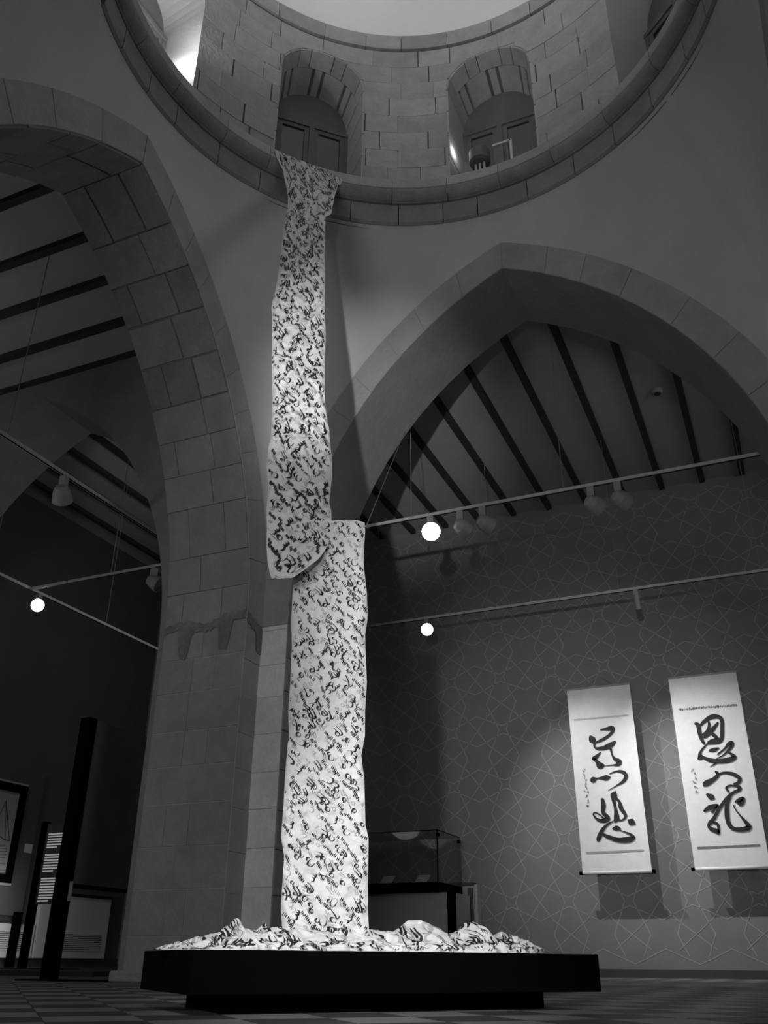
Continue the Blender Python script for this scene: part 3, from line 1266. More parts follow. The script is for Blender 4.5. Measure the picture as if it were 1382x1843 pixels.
# ------------------------------------------------------------------ calligraphy cloth
EH = np.array([math.cos(YAW), math.sin(YAW), 0.0])          # across the cloth
NH = np.array([math.sin(YAW), -math.cos(YAW), 0.0])         # towards the viewer
Q = np.array([*(FL + FD * 0.617 + LD * 0.35), 0.3])
low_rows = [(1690, 506, 664), (1677, 508, 664), (1639, 504.4, 662), (1598, 506.8, 662), (1538, 510.4, 663), (1507, 505.6, 663), (1484, 507, 657.5),
            (1443, 510.4, 656.5), (1402, 512, 655.5), (1360, 515, 650), (1324, 518.8, 656.5), (1277, 518, 657), (1227, 521.4, 660), (1162, 524.6, 657.5),
            (1140, 524, 657), (1110, 523.5, 661.4), (1067, 526, 660.3), (1010, 528, 654), (975, 527, 655.5), (952, 526, 657), (937, 526, 656)]
Bp = on_plane(540, 985, Q, NH) + NH * 0.016
Ap = on_plane(552, 300, polar(-22.0, rm - 0.02, 0.17 + 1.085 * H), NH)
Ap = on_z(552, 300, 0.17 + 1.083 * H)
up_dir = Ap - Bp
up_n = np.cross(EH, up_dir)
up_n /= np.linalg.norm(up_n)
if up_n @ NH < 0:
    up_n = -up_n
up_rows = [(1041, 489, 528), (1030, 485, 545), (1010, 481.5, 572), (985, 480, 590), (954, 481, 597), (918, 480, 596), (902, 481, 592.5), (871, 482.7, 595), (854, 481, 597),
           (830, 479, 597), (811, 482, 596), (794, 485, 594), (765, 488, 592), (735, 490, 586), (723, 490, 585), (680, 489.5, 584), (644, 488.7, 584), (604, 489.5, 586),
           (575, 490, 585), (550, 488, 584.5), (522, 495, 584), (490, 500, 584.5), (457, 504, 584), (425, 508, 585), (405, 510, 585), (390, 513, 585.5),
           (381, 516, 596), (372, 517.5, 598), (348, 518, 603)]


class Sheet:
    def __init__(self, Lp, Rp, seed, amp):
        self.L, self.R = np.array(Lp), np.array(Rp)
        c = (self.L + self.R) / 2
        d = np.linalg.norm(np.diff(c, axis=0), axis=1)
        self.s = np.concatenate([[0], np.cumsum(d)])
        self.len = self.s[-1]
        self.seed, self.amp = seed, amp
        # the print is stretched along the fall where the cloth slopes: w is the length on the unstretched print
        n = 400
        vv = np.linspace(0, self.len, n)
        ct = self.base(np.full(n, 0.5), vv)
        q = np.array([project(c_)[:2] for c_ in ct])
        q0 = np.array([project(c_)[:2] for c_ in self.base(np.zeros(n), vv)])
        q1 = np.array([project(c_)[:2] for c_ in self.base(np.ones(n), vv)])
        ac = np.linalg.norm(q1 - q0, axis=1) / (np.linalg.norm(self.base(np.ones(n), vv) - self.base(np.zeros(n), vv), axis=1) + 1e-6)
        al = np.linalg.norm(np.diff(q, axis=0), axis=1) / ((ac[1:] + ac[:-1]) / 2)
        al = np.minimum(al, np.diff(vv) * 1.2)
        self.vv, self.ww = vv, np.concatenate([[0], np.cumsum(al)])
        self.wlen = self.ww[-1]

    def width(self, v):
        return np.linalg.norm(self.base(np.ones_like(v), v) - self.base(np.zeros_like(v), v), axis=-1)

    def base(self, u, v):
        out = []
        for k in range(3):
            l = np.interp(v, self.s, self.L[:, k])
            r = np.interp(v, self.s, self.R[:, k])
            out.append(l * (1 - u) + r * u)
        return np.stack(out, -1)

    def pos(self, u, v, lift=0.0):
        u, v = np.asarray(u, float), np.asarray(v, float)
        B = self.base(u, v)
        w = 0.36
        X, Y = u * w, np.interp(v, self.vv, self.ww)
        a = math.radians(45)
        p, q = X * math.cos(a) + Y * math.sin(a), -X * math.sin(a) + Y * math.cos(a)
        dsp = self.amp * (1.3 * (ridged(p * 13, q * 11, self.seed, 2) - 0.5) + 0.9 * (vnoise(X * 6, Y * 4, self.seed + 9) - 0.5) + 0.35 * (ridged(X * 27, Y * 24, self.seed + 3, 2) - 0.5))
        dsp = dsp * (0.35 + 0.65 * np.clip(v / 0.5, 0, 1)) if self.calm else dsp
        edge = 1 - np.minimum(np.minimum(u, 1 - u) / 0.10, 1)
        dsp = dsp - edge ** 2 * self.amp * 0.9 * (np.clip((v - 0.35) / 0.3, 0, 1) if self.calm else 1.0)
        return B + self.nrm(v) * (dsp + lift)[..., None]


class FlatSheet(Sheet):
    def nrm(self, v):
        return np.broadcast_to(self.n, v.shape + (3,))


Lp = [on_plane(x0, y, Q, NH) for y, x0, x1 in low_rows]
Rp = [on_plane(x1, y, Q, NH) for y, x0, x1 in low_rows]
low = FlatSheet(Lp, Rp, 11, 0.021)
low.n = NH
low.calm = False
Lp = [on_plane(x0, y, Bp, up_n) for y, x0, x1 in up_rows]
Rp = [on_plane(x1, y, Bp, up_n) for y, x0, x1 in up_rows]
# the top is spread along the ring of the drum
zt_ = 0.17 + 1.084 * H


def on_ring(x, y, r):
    d = ray(x, y)
    qa = d[0] ** 2 + d[1] ** 2
    qb = -2 * (d[0] * CX + d[1] * CY)
    qc = CX * CX + CY * CY - r * r
    t_ = (-qb + math.sqrt(qb * qb - 4 * qa * qc)) / (2 * qa)
    return EYE + d * t_


for (xl, yl, xr, yr), rad in (((512, 318, 606, 338), rm - 0.075), ((509, 303, 608, 330), rm - 0.055), ((499, 284, 614, 326), rm - 0.035), ((494, 271, 618, 322), rm - 0.022)):
    Lp.append(on_ring(xl, yl, rad))
    Rp.append(on_ring(xr, yr, rad))
for rad in (rm + 0.25,):
    for arr, az in ((Lp, None), (Rp, None)):
        q = np.array(arr[-1])
        c = np.array([q[0] - CX, q[1] - CY])
        c = c / np.linalg.norm(c) * rad
        arr.append(np.array([CX + c[0], CY + c[1], zt_ + 0.006]))
upr = FlatSheet(Lp, Rp, 23, 0.026)
upr.n = up_n
upr.calm = True


def sheet_mesh(sh, nu, step):
    nv = int(sh.len / step)
    U, V = np.meshgrid(np.linspace(0, 1, nu), np.linspace(0, sh.len, nv))
    mb = MB()
    mb.grid(sh.pos(U, V))
    return mb


cloth = thing('calligraphy_cloth', 'long white cloth covered in black script, falling from drum window to black plinth', 'cloth', tuple(pp(0.617, 0.35, PZT)))
lowo = sheet_mesh(low, 84, 0.0046).build('lower_drape', M_CLOTH, cloth, True)
upo = sheet_mesh(upr, 76, 0.0062).build('upper_drape', M_CLOTH, cloth, True)
# rolled tuck at the lower left end of the upper fall
c0 = on_plane(487, 1030, Bp, up_n)
c1 = on_plane(527, 1036, Bp, up_n)
mb = MB()
pts = [c0 + (c1 - c0) * k / 8 + np.array([0, 0, -0.008 * math.sin(k / 8 * math.pi)]) for k in range(9)]
mb.tube(pts, [0.005, 0.013, 0.017, 0.015, 0.018, 0.019, 0.016, 0.011, 0.005], 12)
mb.build('tucked_roll', M_CLOTH, cloth, True)

# heap on the plinth
sil = [(284, 1712), (292, 1704), (305, 1700), (330, 1693), (360, 1684), (388, 1681), (398, 1672), (408, 1668), (414, 1657), (420, 1653), (427, 1656), (433, 1668), (440, 1666), (452, 1667),
       (462, 1672), (470, 1664), (475, 1662), (479, 1676), (486, 1672), (497, 1670), (510, 1676), (530, 1672), (570, 1670), (620, 1672), (662, 1676), (676, 1672), (683, 1677), (690, 1672),
       (703, 1677), (715, 1670), (728, 1659), (740, 1652), (752, 1659), (767, 1665), (778, 1667), (790, 1677), (800, 1683), (812, 1682), (816, 1673), (822, 1675), (830, 1663), (840, 1656), (848, 1659), (858, 1675),
       (868, 1687), (878, 1692), (884, 1689), (889, 1680), (897, 1680), (905, 1683), (914, 1681), (922, 1686), (932, 1688), (940, 1688), (948, 1696), (958, 1701), (962, 1708), (957, 1713)]
lm = 0.36
ss, hh = [], []
for px, py in sil[:-1]:
    p_ = on_plane(px, py, pp(0, lm, 0), np.array([LD[0], LD[1], 0]))
    ss.append(float((p_[:2] - FL) @ FD))
    hh.append(max(p_[2] - PZT, 0.004))
ss, hh = np.array(ss), np.array(hh)
S0, S1 = ss.min(), ss.max()


class Pile:
    def pos(self, u, v, lift=0.0):
        u, v = np.asarray(u, float), np.asarray(v, float)
        s = S0 + (S1 - S0) * u
        h = np.interp(s, ss, hh)
        q = np.clip(v, 0, 1) ** 2
        l0 = 0.06 + 0.05 * vnoise(s * 9, s * 0 + 3, 5) + 0.22 * np.abs(2 * u - 1) ** 5
        l = l0 + (0.66 - 0.22 * np.abs(2 * u - 1) ** 5 - l0) * q
        pro = np.sin(np.pi * np.clip(q, 0, 1)) ** 0.5
        r = ridged(s * 9 + 0.6 * np.sin(q * 7), q * 3.2 + s * 2, 41, 2)
        r2_ = ridged(s * 19 + q * 4, q * 6, 47, 2)
        front = np.clip(1 - np.abs(q - 0.47) / 0.25, 0, 1)
        z = h * pro * (0.50 + 0.50 * front + (r - 0.6) * 0.5 * (1 - front)) + 0.020 * (r2_ - 0.62) * np.clip(pro * 3, 0, 1)
        z = np.maximum(z, 0.002)
        dl = -0.05 * (r - 0.5) * np.clip(pro * 2, 0, 1) - 0.035 * (r2_ - 0.5)
        ds = 0.014 * (vnoise(s * 20, q * 8, 51) - 0.5) * np.clip(pro * 2, 0, 1)
        s = s + ds
        l = l + dl - lift * 0.8
        x_ = FL[0] + FD[0] * s + LD[0] * l
        y_ = FL[1] + FD[1] * s + LD[1] * l
        return np.stack([x_, y_, PZT + z + lift * 0.7], -1)


pile = Pile()
U, V = np.meshgrid(np.linspace(0, 1, 340), np.linspace(0, 1, 80))
mb = MB()
mb.grid(pile.pos(U, V))
pileo = mb.build('crumpled_heap', M_CLOTH, cloth, True)

# pen strokes of the script: broad-nib polylines in a unit box
GLY = {
    'alif': [[(0.0, 0.0), (0.05, 0.5), (0.0, 1.0)]],
    'lamlam': [[(0, 1), (0.05, 0.4), (0.0, 0.0), (-0.25, -0.08), (-0.45, 0.1)], [(-0.35, 0.95), (-0.3, 0.4), (-0.35, 0.05)]],
    'ha': [[(0, 0), (0.28, 0.1), (0.35, 0.35), (0.12, 0.52), (-0.1, 0.3), (0.0, 0.02), (0.1, 0.3)]],
    'ain': [[(0.3, 0.75), (0.05, 0.85), (-0.1, 0.62), (0.1, 0.45), (0.35, 0.5)], [(0.1, 0.45), (-0.18, 0.2), (-0.08, -0.15), (0.25, -0.22), (0.5, -0.1)]],
    'sin': [[(0.8, 0.3), (0.75, 0.05), (0.58, 0.05), (0.55, 0.28), (0.52, 0.04), (0.34, 0.04), (0.3, 0.26), (0.25, 0.0), (0.0, -0.12), (-0.22, 0.02), (-0.22, 0.25)]],
    'la': [[(0.3, 1.0), (0.05, 0.35), (-0.15, 0.05), (0.2, 0.0), (0.3, 0.2)], [(-0.25, 0.9), (0.0, 0.4)]],
    'waw': [[(0.1, 0.3), (-0.08, 0.45), (-0.18, 0.25), (0.05, 0.18), (0.12, 0.0), (-0.15, -0.25)]],
    'nun': [[(0.4, 0.4), (0.42, 0.05), (0.15, -0.12), (-0.15, 0.0), (-0.18, 0.3)], [(0.08, 0.45), (0.16, 0.52)]],
    'dal': [[(0.0, 0.55), (0.25, 0.3), (0.2, 0.02), (-0.12, 0.0)]],
    'dots': [[(0, 0.0), (0.1, 0.1)], [(0.22, 0.06), (0.32, 0.16)], [(0.1, -0.2), (0.2, -0.1)]],
    'sl2': [[(0, 0), (-0.16, 0.46)], [(0.27, 0.0), (0.10, 0.48)]],
    'sl3': [[(0, 0), (-0.15, 0.44)], [(0.25, -0.02), (0.08, 0.42)], [(0.50, 0), (0.36, 0.40)]],
}
WORDS = [['alif', 'lamlam', 'ha'], ['ha', 'alif'], ['sin', 'dal'], ['ain', 'dots'], ['la', 'ha'], ['lamlam', 'dots'], ['nun', 'alif'], ['waw', 'la'], ['alif', 'ha', 'dots'], ['sin'], ['ain'], ['lamlam', 'waw']]
NIB = (math.cos(math.radians(-28)), math.sin(math.radians(-28)))


def densify(pts, n):
    pts = np.array(pts)
    if len(pts) < 3:
        t = np.linspace(0, 1, max(3, n))[:, None]
        return pts[0] * (1 - t) + pts[-1] * t
    out = []
    P_ = np.vstack([2 * pts[0] - pts[1], pts, 2 * pts[-1] - pts[-2]])
    for i in range(1, len(P_) - 2):
        p0, p1, p2, p3 = P_[i - 1], P_[i], P_[i + 1], P_[i + 2]
        for t in np.linspace(0, 1, n, endpoint=False):
            out.append(0.5 * (2 * p1 + (p2 - p0) * t + (2 * p0 - 5 * p1 + 4 * p2 - p3) * t * t + (3 * p1 - p0 - 3 * p2 + p3) * t ** 3))
    out.append(pts[-1])
    return np.array(out)


def emit(store, strokes, cx_, cy_, size, rot, nib, mirror=False, tall=1.0):
    """store receives (centre xy arrays, nib offsets) in metres on the sheet"""
    c, s = math.cos(rot), math.sin(rot)
    for st in strokes:
        p = densify(st, 3) * size
        p[:, 1] *= tall
        if mirror:
            p[:, 0] = -p[:, 0]
        x = cx_ + p[:, 0] * c - p[:, 1] * s
        y = cy_ + p[:, 0] * s + p[:, 1] * c
        store.append((np.stack([x, y], 1), nib))


def word(store, w, cx_, cy_, size, rot, nib, rg, mirror=False):
    adv = 0.0
    for g in reversed(w):
        dx = adv
        emit(store, GLY[g], cx_ + math.cos(rot) * dx, cy_ + math.sin(rot) * dx, size * rg.uniform(0.85, 1.15), rot + rg.uniform(-0.15, 0.15), nib, mirror, rg.uniform(0.9, 1.3))
        adv += size * {'sin': 1.0, 'lamlam': 0.55, 'alif': 0.28, 'dots': 0.4}.get(g, 0.55)


def stroke_mesh(store, mapper, lift, wscale=1.0):
    mb = MB()
    for pts, nib in store:
        n = len(pts)
        w = np.array(NIB) * nib / 2
        d = np.gradient(pts, axis=0)
        d /= np.linalg.norm(d, axis=1, keepdims=True) + 1e-9
        nr = np.stack([-d[:, 1], d[:, 0]], 1)
        k = np.linspace(0, 1, n)
        tap = (0.35 + 0.65 * np.sin(np.pi * np.clip(k * 0.85 + 0.12, 0, 1)))[:, None]
        a = pts + (w + nr * nib * 0.16) * tap
        b_ = pts - (w + nr * nib * 0.16) * tap
        A3 = mapper(a, lift)
        B3 = mapper(b_, lift)
        if A3 is None or B3 is None:
            continue
        Pm = np.stack([A3, (A3 + B3) / 2, B3], 1)
        mid = mapper(pts, lift)
        if mid is not None:
            Pm[:, 1] = mid
        mb.grid(Pm)
    return mb


def sheet_mapper(sh):
    def f(p, lift):
        v = np.interp(p[:, 1], sh.ww, sh.vv)
        if (p[:, 1] < 0).any() or (p[:, 1] > sh.wlen).any():
            return None
        wd = sh.width(np.clip(v, 0, sh.len))
        u = 0.5 + p[:, 0] / wd
        if (u < 0.005).any() or (u > 0.995).any() or (v < 0.002).any() or (v > sh.len - 0.002).any():
            return None
        return sh.pos(u, v, lift)
    return f


def fill(sh, rg, sz, nib, gap):
    ink, faint = [], []
    wmax = 0.75
    v = -0.2
    # lattice along the two diagonals
    a, b_ = math.radians(40), math.radians(-52)
    e1 = np.array([math.cos(a), math.sin(a)])
    e2 = np.array([math.cos(b_), math.sin(b_)])
    n = int((sh.wlen + 1.5) / gap) + 4
    for i in range(-n, n):
        for j in range(-n, n):
            p = e1 * (i * gap * 1.12 + rg.uniform(-0.32, 0.32) * gap) + e2 * (j * gap * 1.0 + rg.uniform(-0.4, 0.4) * gap)
            if abs(p[0]) > wmax / 2 or p[1] < 0 or p[1] > sh.wlen:
                continue
            r = rg.random()
            if i % 2 == 0 and rg.random() < 0.8:
                # descending rows of short bold slashes
                for m_ in range(2):
                    q = p + e2 * gap * (m_ - 0.5) * 0.5 + e1 * gap * rg.uniform(-0.18, 0.18)
                    emit(ink if r < 0.88 else faint, GLY['sl3' if rg.random() < 0.6 else 'sl2'], q[0] - sz * 0.2, q[1], sz * 0.85, b_ + rg.uniform(-0.2, 0.3), nib * 1.1, False, rg.uniform(0.9, 1.25))
            else:
                if r < 0.72:
                    word(ink, rg.choice(WORDS), p[0] - sz * 0.35, p[1] - sz * 0.3, sz * rg.uniform(0.9, 1.4), a + rg.uniform(-0.4, 0.4), nib * rg.uniform(0.85, 1.25), rg)
                if r > 0.45:
                    q = p + e1 * gap * 0.4 + e2 * gap * 0.4
                    word(faint, rg.choice(WORDS), q[0], q[1], sz * 0.8, a + rg.uniform(-0.8, 0.8), nib * 0.8, rg, True)
    return ink, faint


rg = random.Random(3)
ink, faint = fill(low, rg, 0.031, 0.0060, 0.034)
o = stroke_mesh(ink, sheet_mapper(low), 0.003).build('ink_writing', M_INK, lowo)
o['kind'] = 'stuff'
o = stroke_mesh(faint, sheet_mapper(low), 0.0015).build('faint_writing', M_FAINT, lowo)
o['kind'] = 'stuff'
ink, faint = fill(upr, rg, 0.037, 0.0085, 0.039)
o = stroke_mesh(ink, sheet_mapper(upr), 0.0045).build('ink_writing', M_INK, upo)
o['kind'] = 'stuff'
o = stroke_mesh(faint, sheet_mapper(upr), 0.002).build('faint_writing', M_FAINT, upo)
o['kind'] = 'stuff'

# writing on the heap
ink, faint = [], []
Lu, Lv = S1 - S0, 0.26


def pile_mapper(p, lift):
    u = p[:, 0] / Lu
    v = p[:, 1] / Lv
    if (u < 0.01).any() or (u > 0.99).any() or (v < 0.03).any() or (v > 0.85).any():
        return None
    return pile.pos(u, v, lift)


for k in range(330):
    x_, y_ = rg.uniform(0.01, Lu), rg.uniform(0.005, 0.20)
    r = rg.random()
    tgt = ink if r < 0.75 else faint
    if rg.random() < 0.5:
        word(tgt, rg.choice(WORDS), x_, y_, 0.034, rg.uniform(-0.8, 0.8), 0.0062, rg)
    else:
        emit(tgt, GLY[rg.choice(['sl3', 'sl2', 'dots'])], x_, y_, 0.036, rg.uniform(-0.9, 0.6), 0.0068)
o = stroke_mesh(ink, pile_mapper, 0.0025).build('ink_writing', M_INK, pileo)
o['kind'] = 'stuff'
o = stroke_mesh(faint, pile_mapper, 0.002).build('faint_writing', M_FAINT, pileo)
o['kind'] = 'stuff'

# hanging rod and wire of the cloth
ra, rb = on_plane(524, 938, Q, NH), on_plane(659, 944, Q, NH)
t = thing('hanging_rod', 'thin rod and slanting wire holding the lower fall of the cloth', 'rod', tuple((ra + rb) / 2))
mb = MB()
mb.tube([ra - NH * 0.02, rb - NH * 0.02], 0.005, 8)
mb.build('rod', M_WIRE, t)
mb = MB()
top = on_y(728, 777, YB - 0.02)
mb.tube([rb - NH * 0.02, top], 0.0025, 6)
mb.build('slanting_wire', M_WIRE, t)

# ------------------------------------------------------------------ hanging scrolls
YS = YN - 0.28
ZX, ZY, ZSC = 960, 1180, 3.275


def zpt(x, y, off=0.0):
    return on_y(ZX + x / ZSC, ZY + y / ZSC, YS - off)


S1C = [(200, 203), (567, 165), (695, 1270), (285, 1283)]
S2C = [(803, 130), (1198, 95), (1391, 1245), (940, 1260)]
STROKES1 = [
    [(395, 437, 6), (430, 432, 14), (460, 428, 24), (468, 440, 18), (450, 466, 14), (420, 488, 15), (388, 504, 13), (362, 515, 8)],
    [(335, 478, 16), (346, 495, 32), (360, 515, 16), (358, 536, 8), (378, 548, 14), (420, 543, 22), (458, 525, 24), (480, 508, 12)],
    [(395, 570, 5), (367, 600, 20), (352, 607, 14), (376, 626, 16), (392, 648, 32), (412, 648, 18)],
    [(455, 550, 12), (464, 585, 8), (480, 610, 16), (505, 625, 24), (498, 641, 18), (470, 645, 6), (425, 650, 3)],
    [(345, 735, 24), (356, 730, 26), (375, 724, 8), (400, 722, 14), (430, 720, 26), (452, 717, 8)],
    [(448, 697, 4), (490, 682, 9), (528, 687, 16), (545, 710, 18), (530, 740, 15), (490, 766, 6), (440, 795, 3)],
    [(405, 845, 14), (412, 880, 22), (411, 925, 18), (432, 948, 20), (436, 963, 24), (410, 974, 20), (376, 965, 12), (353, 936, 8), (366, 925, 6), (396, 942, 6), (416, 962, 8)],
    [(482, 800, 6), (474, 822, 32), (472, 850, 18), (483, 900, 14), (490, 955, 26), (482, 976, 18)],
    [(480, 835, 14), (505, 860, 12), (512, 885, 20), (520, 906, 18), (540, 935, 16), (540, 955, 12), (520, 970, 8), (498, 967, 14)],
    [(558, 968, 8), (576, 980, 32), (598, 992, 10)],
    [(470, 975, 5), (430, 1000, 12), (405, 1030, 18), (390, 1064, 22), (380, 1088, 18)],
    [(395, 1046, 10), (440, 1068, 18), (500, 1087, 22), (560, 1085, 28), (590, 1074, 16), (572, 1054, 12), (540, 1040, 6), (505, 1028, 4)],
    [(468, 1020, 10), (490, 1017, 24), (512, 1022, 10)],
]
STROKES2 = [
    [(953, 400, 12), (970, 410, 20), (978, 450, 20), (990, 490, 18), (1006, 522, 10)],
    [(985, 410, 12), (1010, 385, 18), (1050, 361, 22), (1093, 362, 18), (1111, 385, 18), (1112, 430, 18), (1110, 480, 20), (1095, 505, 22), (1060, 516, 14), (1018, 521, 5)],
    [(1030, 385, 7), (1036, 410, 14), (1025, 440, 12), (1000, 466, 12)],
    [(1086, 395, 10), (1060, 430, 20), (1030, 460, 24), (1008, 482, 14)],
    [(1040, 450, 14), (1070, 475, 18), (1085, 490, 12), (1052, 500, 14), (1028, 512, 10)],
    [(1030, 517, 5), (1000, 545, 9), (980, 578, 14), (985, 598, 26), (973, 608, 14)],
    [(985, 592, 10), (1040, 617, 20), (1100, 622, 22), (1150, 615, 26), (1185, 600, 20), (1165, 580, 13), (1138, 564, 7)],
    [(1038, 560, 12), (1065, 555, 20), (1092, 545, 8)],
    [(1085, 582, 7), (1128, 547, 10), (1150, 521, 18), (1170, 515, 18), (1164, 540, 16), (1120, 585, 7), (1078, 607, 4)],
    [(1082, 630, 10), (1040, 655, 3)],
    [(1073, 683, 10), (1088, 700, 16), (1060, 730, 20), (1016, 755, 28), (1003, 767, 10)],
    [(1090, 700, 12), (1130, 690, 12), (1180, 700, 18), (1215, 725, 18), (1205, 750, 16), (1178, 756, 7)],
    [(1180, 757, 6), (1210, 775, 18), (1214, 790, 16), (1180, 806, 14), (1150, 832, 18), (1120, 866, 16), (1090, 910, 16), (1066, 955, 18), (1042, 985, 20), (1032, 1002, 13), (1047, 1022, 18), (1080, 1034, 22), (1092, 1046, 12), (1086, 995, 12), (1062, 985, 12)],
    [(1022, 818, 12), (1050, 835, 28), (1062, 842, 12)],
    [(1006, 916, 12), (1040, 895, 24), (1086, 885, 16), (1070, 905, 11), (1053, 922, 14)],
    [(1190, 770, 7), (1160, 765, 9), (1136, 780, 11), (1150, 802, 11)],
    [(1155, 830, 18), (1140, 880, 20), (1140, 940, 22), (1150, 990, 20), (1180, 1020, 18), (1230, 1025, 22), (1268, 1012, 26), (1255, 986, 18), (1220, 945, 8), (1186, 900, 6), (1180, 880, 5)],
    [(1190, 862, 10), (1215, 850, 20), (1236, 843, 18), (1222, 872, 24), (1204, 866, 12)],
]


def brush(mb, st, off):
    a = np.array(st, float)
    p = densify(a[:, :2].tolist(), 5)
    w = densify([(x_, 0) for x_ in a[:, 2]], 5)[:, 0] if len(a) > 2 else np.linspace(a[0, 2], a[-1, 2], len(p))
    if len(w) != len(p):
        w = np.interp(np.linspace(0, 1, len(p)), np.linspace(0, 1, len(w)), w)
    w = np.clip(w * 1.3, 2, 60)
    d = np.gradient(p, axis=0)
    d /= np.linalg.norm(d, axis=1, keepdims=True) + 1e-9
    nr = np.stack([-d[:, 1], d[:, 0]], 1)
    # rounded ends
    p = np.vstack([p[0] - d[0] * w[0] * 0.35, p, p[-1] + d[-1] * w[-1] * 0.35])
    nr = np.vstack([nr[0], nr, nr[-1]])
    w = np.concatenate([[w[0] * 0.35], w, [w[-1] * 0.3]])
    L_ = p + nr * w[:, None] / 2
    R_ = p - nr * w[:, None] / 2
    Pm = np.array([[zpt(*l, off), zpt(*r, off)] for l, r in zip(L_, R_)])
    mb.grid(Pm)


def scroll(corners, strokes, label, topband, lowband, tb_mat, lb_mat, sig):
    c = [zpt(*q) for q in corners]
    x0, x1 = (c[0][0] + c[3][0]) / 2, (c[1][0] + c[2][0]) / 2
    z1, z0 = (c[0][2] + c[1][2]) / 2, (c[2][2] + c[3][2]) / 2
    t = thing('hanging_scroll', label, 'scroll', ((x0 + x1) / 2, YS, z0))
    mb = MB()
    nx, nz = 8, 30
    P_ = np.zeros((nz + 1, nx + 1, 3))
    for i in range(nz + 1):
        for j in range(nx + 1):
            P_[i, j] = (x0 + (x1 - x0) * j / nx, YS + 0.004 + 0.0, z0 + (z1 - z0) * i / nz)
    mb.grid(P_)
    b_ = MB()
    b_.box((x0, YS + 0.004, z0), (x1, YS + 0.010, z1))
    b_.build('silk_sheet', M_PAPER, t)
    mb = MB()
    mb.tube([(x0 - 0.005, YS + 0.012, z0), (x1 + 0.005, YS + 0.012, z0)], 0.020, 14)
    ro_ = mb.build('roller', M_PAPER, t, True)
    for xe, sg in ((x0, -1), (x1, 1)):
        mb = MB()
        mb.tube([(xe, YS + 0.012, z0), (xe + sg * 0.045, YS + 0.012, z0)], 0.023, 14)
        mb.build('roller_knob', M_BLACK, ro_)
    mb = MB()
    mb.box((x0 - 0.01, YS - 0.006, z1 - 0.012), (x1 + 0.01, YS + 0.018, z1 + 0.012))
    mb.build('top_rod', M_MIDBAND, t)
    mb = MB()
    xm = (x0 + x1) / 2
    mb.tube([(x0 + 0.2, YS + 0.006, z1), (xm, YN - 0.01, z1 + 0.22), (x1 - 0.2, YS + 0.006, z1)], 0.003, 6)
    mb.build('hanging_cord', M_MIDBAND, t)
    for k, (ba, bmat) in enumerate(((topband, tb_mat), (lowband, lb_mat))):
        (xa_, ya_), (xb_, yb_), w = ba
        mb = MB()
        if bmat is M_SCROLLBAND and k == 0:
            n_ = 34
            for i in range(n_):
                t0, t1 = i / n_, (i + rg.uniform(0.55, 1.0)) / n_
                o_ = rg.uniform(-3, 3)
                ww = rg.uniform(0.4, 1.0) * w
                q = [(xa_ + (xb_ - xa_) * tt, ya_ + (yb_ - ya_) * tt + o_ + s_ * ww / 2) for tt, s_ in ((t0, 1), (t1, 1), (t1, -1), (t0, -1))]
                mb.quad(*[zpt(*v_, 0.002) for v_ in q])
        else:
            q = [(xa_, ya_ + w / 2), (xb_, yb_ + w / 2), (xb_, yb_ - w / 2), (xa_, ya_ - w / 2)]
            mb.quad(*[zpt(*v_, 0.002) for v_ in q])
        mb.build('brocade_strip', bmat, t)
    mb = MB()
    for k, st in enumerate(strokes):
        brush(mb, st, 0.003 + 0.0002 * k)
    mb.build('brush_characters', M_INK, t)
    mb = MB()
    (xa_, ya_), (xb_, yb_), n_ = sig
    for i in range(n_):
        tt = i / (n_ - 1)
        bx, by = xa_ + (xb_ - xa_) * tt, ya_ + (yb_ - ya_) * tt
        for _ in range(3):
            dx, dy = rg.uniform(-8, 8), rg.uniform(-8, 8)
            brush(mb, [(bx + dx, by + dy, 2.5), (bx + dx + rg.uniform(-8, 8), by + dy + rg.uniform(-4, 4), 4), (bx + dx + rg.uniform(-8, 8), by + dy + rg.uniform(4, 10), 2)], 0.003)
    mb.build('small_signature', M_MIDBAND, t)['kind'] = 'stuff'
    return t


scroll(S1C, STROKES1, 'left hanging scroll with two cursive brush characters and pale brocade strips', ((240, 378), (560, 350), 9), ((310, 1163), (650, 1147), 11), M_PALEBAND, M_MIDBAND, ((300, 675), (320, 880), 9))
scroll(S2C, STROKES2, 'right hanging scroll with two brush characters and darker brocade strips', ((855, 318), (1200, 290), 15), ((965, 1133), (1335, 1117), 12), M_SCROLLBAND, M_SCROLLBAND, ((942, 672), (962, 795), 6))

# ------------------------------------------------------------------ glass showcase at the right
YF = 11.75
tr_ = on_y(787.6, 1494, YF)
sl = on_y(787.6, 1587, YF)
sb = on_y(787.6, 1605, YF)
xr = tr_[0]
xl = xr - 1.75
ybk = YN - 0.35
t = thing('showcase', 'glass-topped museum showcase on a grey cabinet right of the hanging cloth', 'showcase', ((xl + xr) / 2, YF, 0))
zt0, zs1, zs0 = tr_[2], sl[2], sb[2]
mb = MB()
mb.bevbox((xl, YF, zs0), (xr, ybk, zs1), 0.006)
mb.build('table_slab', M_BLACK, t)
for nm, lo, hi in (('glass_front', (xl + 0.01, YF + 0.01, zs1), (xr - 0.01, YF + 0.018, zt0)), ('glass_side', (xr - 0.018, YF + 0.02, zs1), (xr - 0.01, ybk - 0.01, zt0)),
                   ('glass_side', (xl + 0.01, YF + 0.02, zs1), (xl + 0.018, ybk - 0.01, zt0)), ('glass_back', (xl + 0.02, ybk - 0.018, zs1), (xr - 0.02, ybk - 0.01, zt0)),
                   ('glass_top', (xl + 0.01, YF + 0.01, zt0), (xr - 0.01, ybk - 0.01, zt0 + 0.008))):
    box_part(nm, lo, hi, M_GLASS, t)
mb = MB()
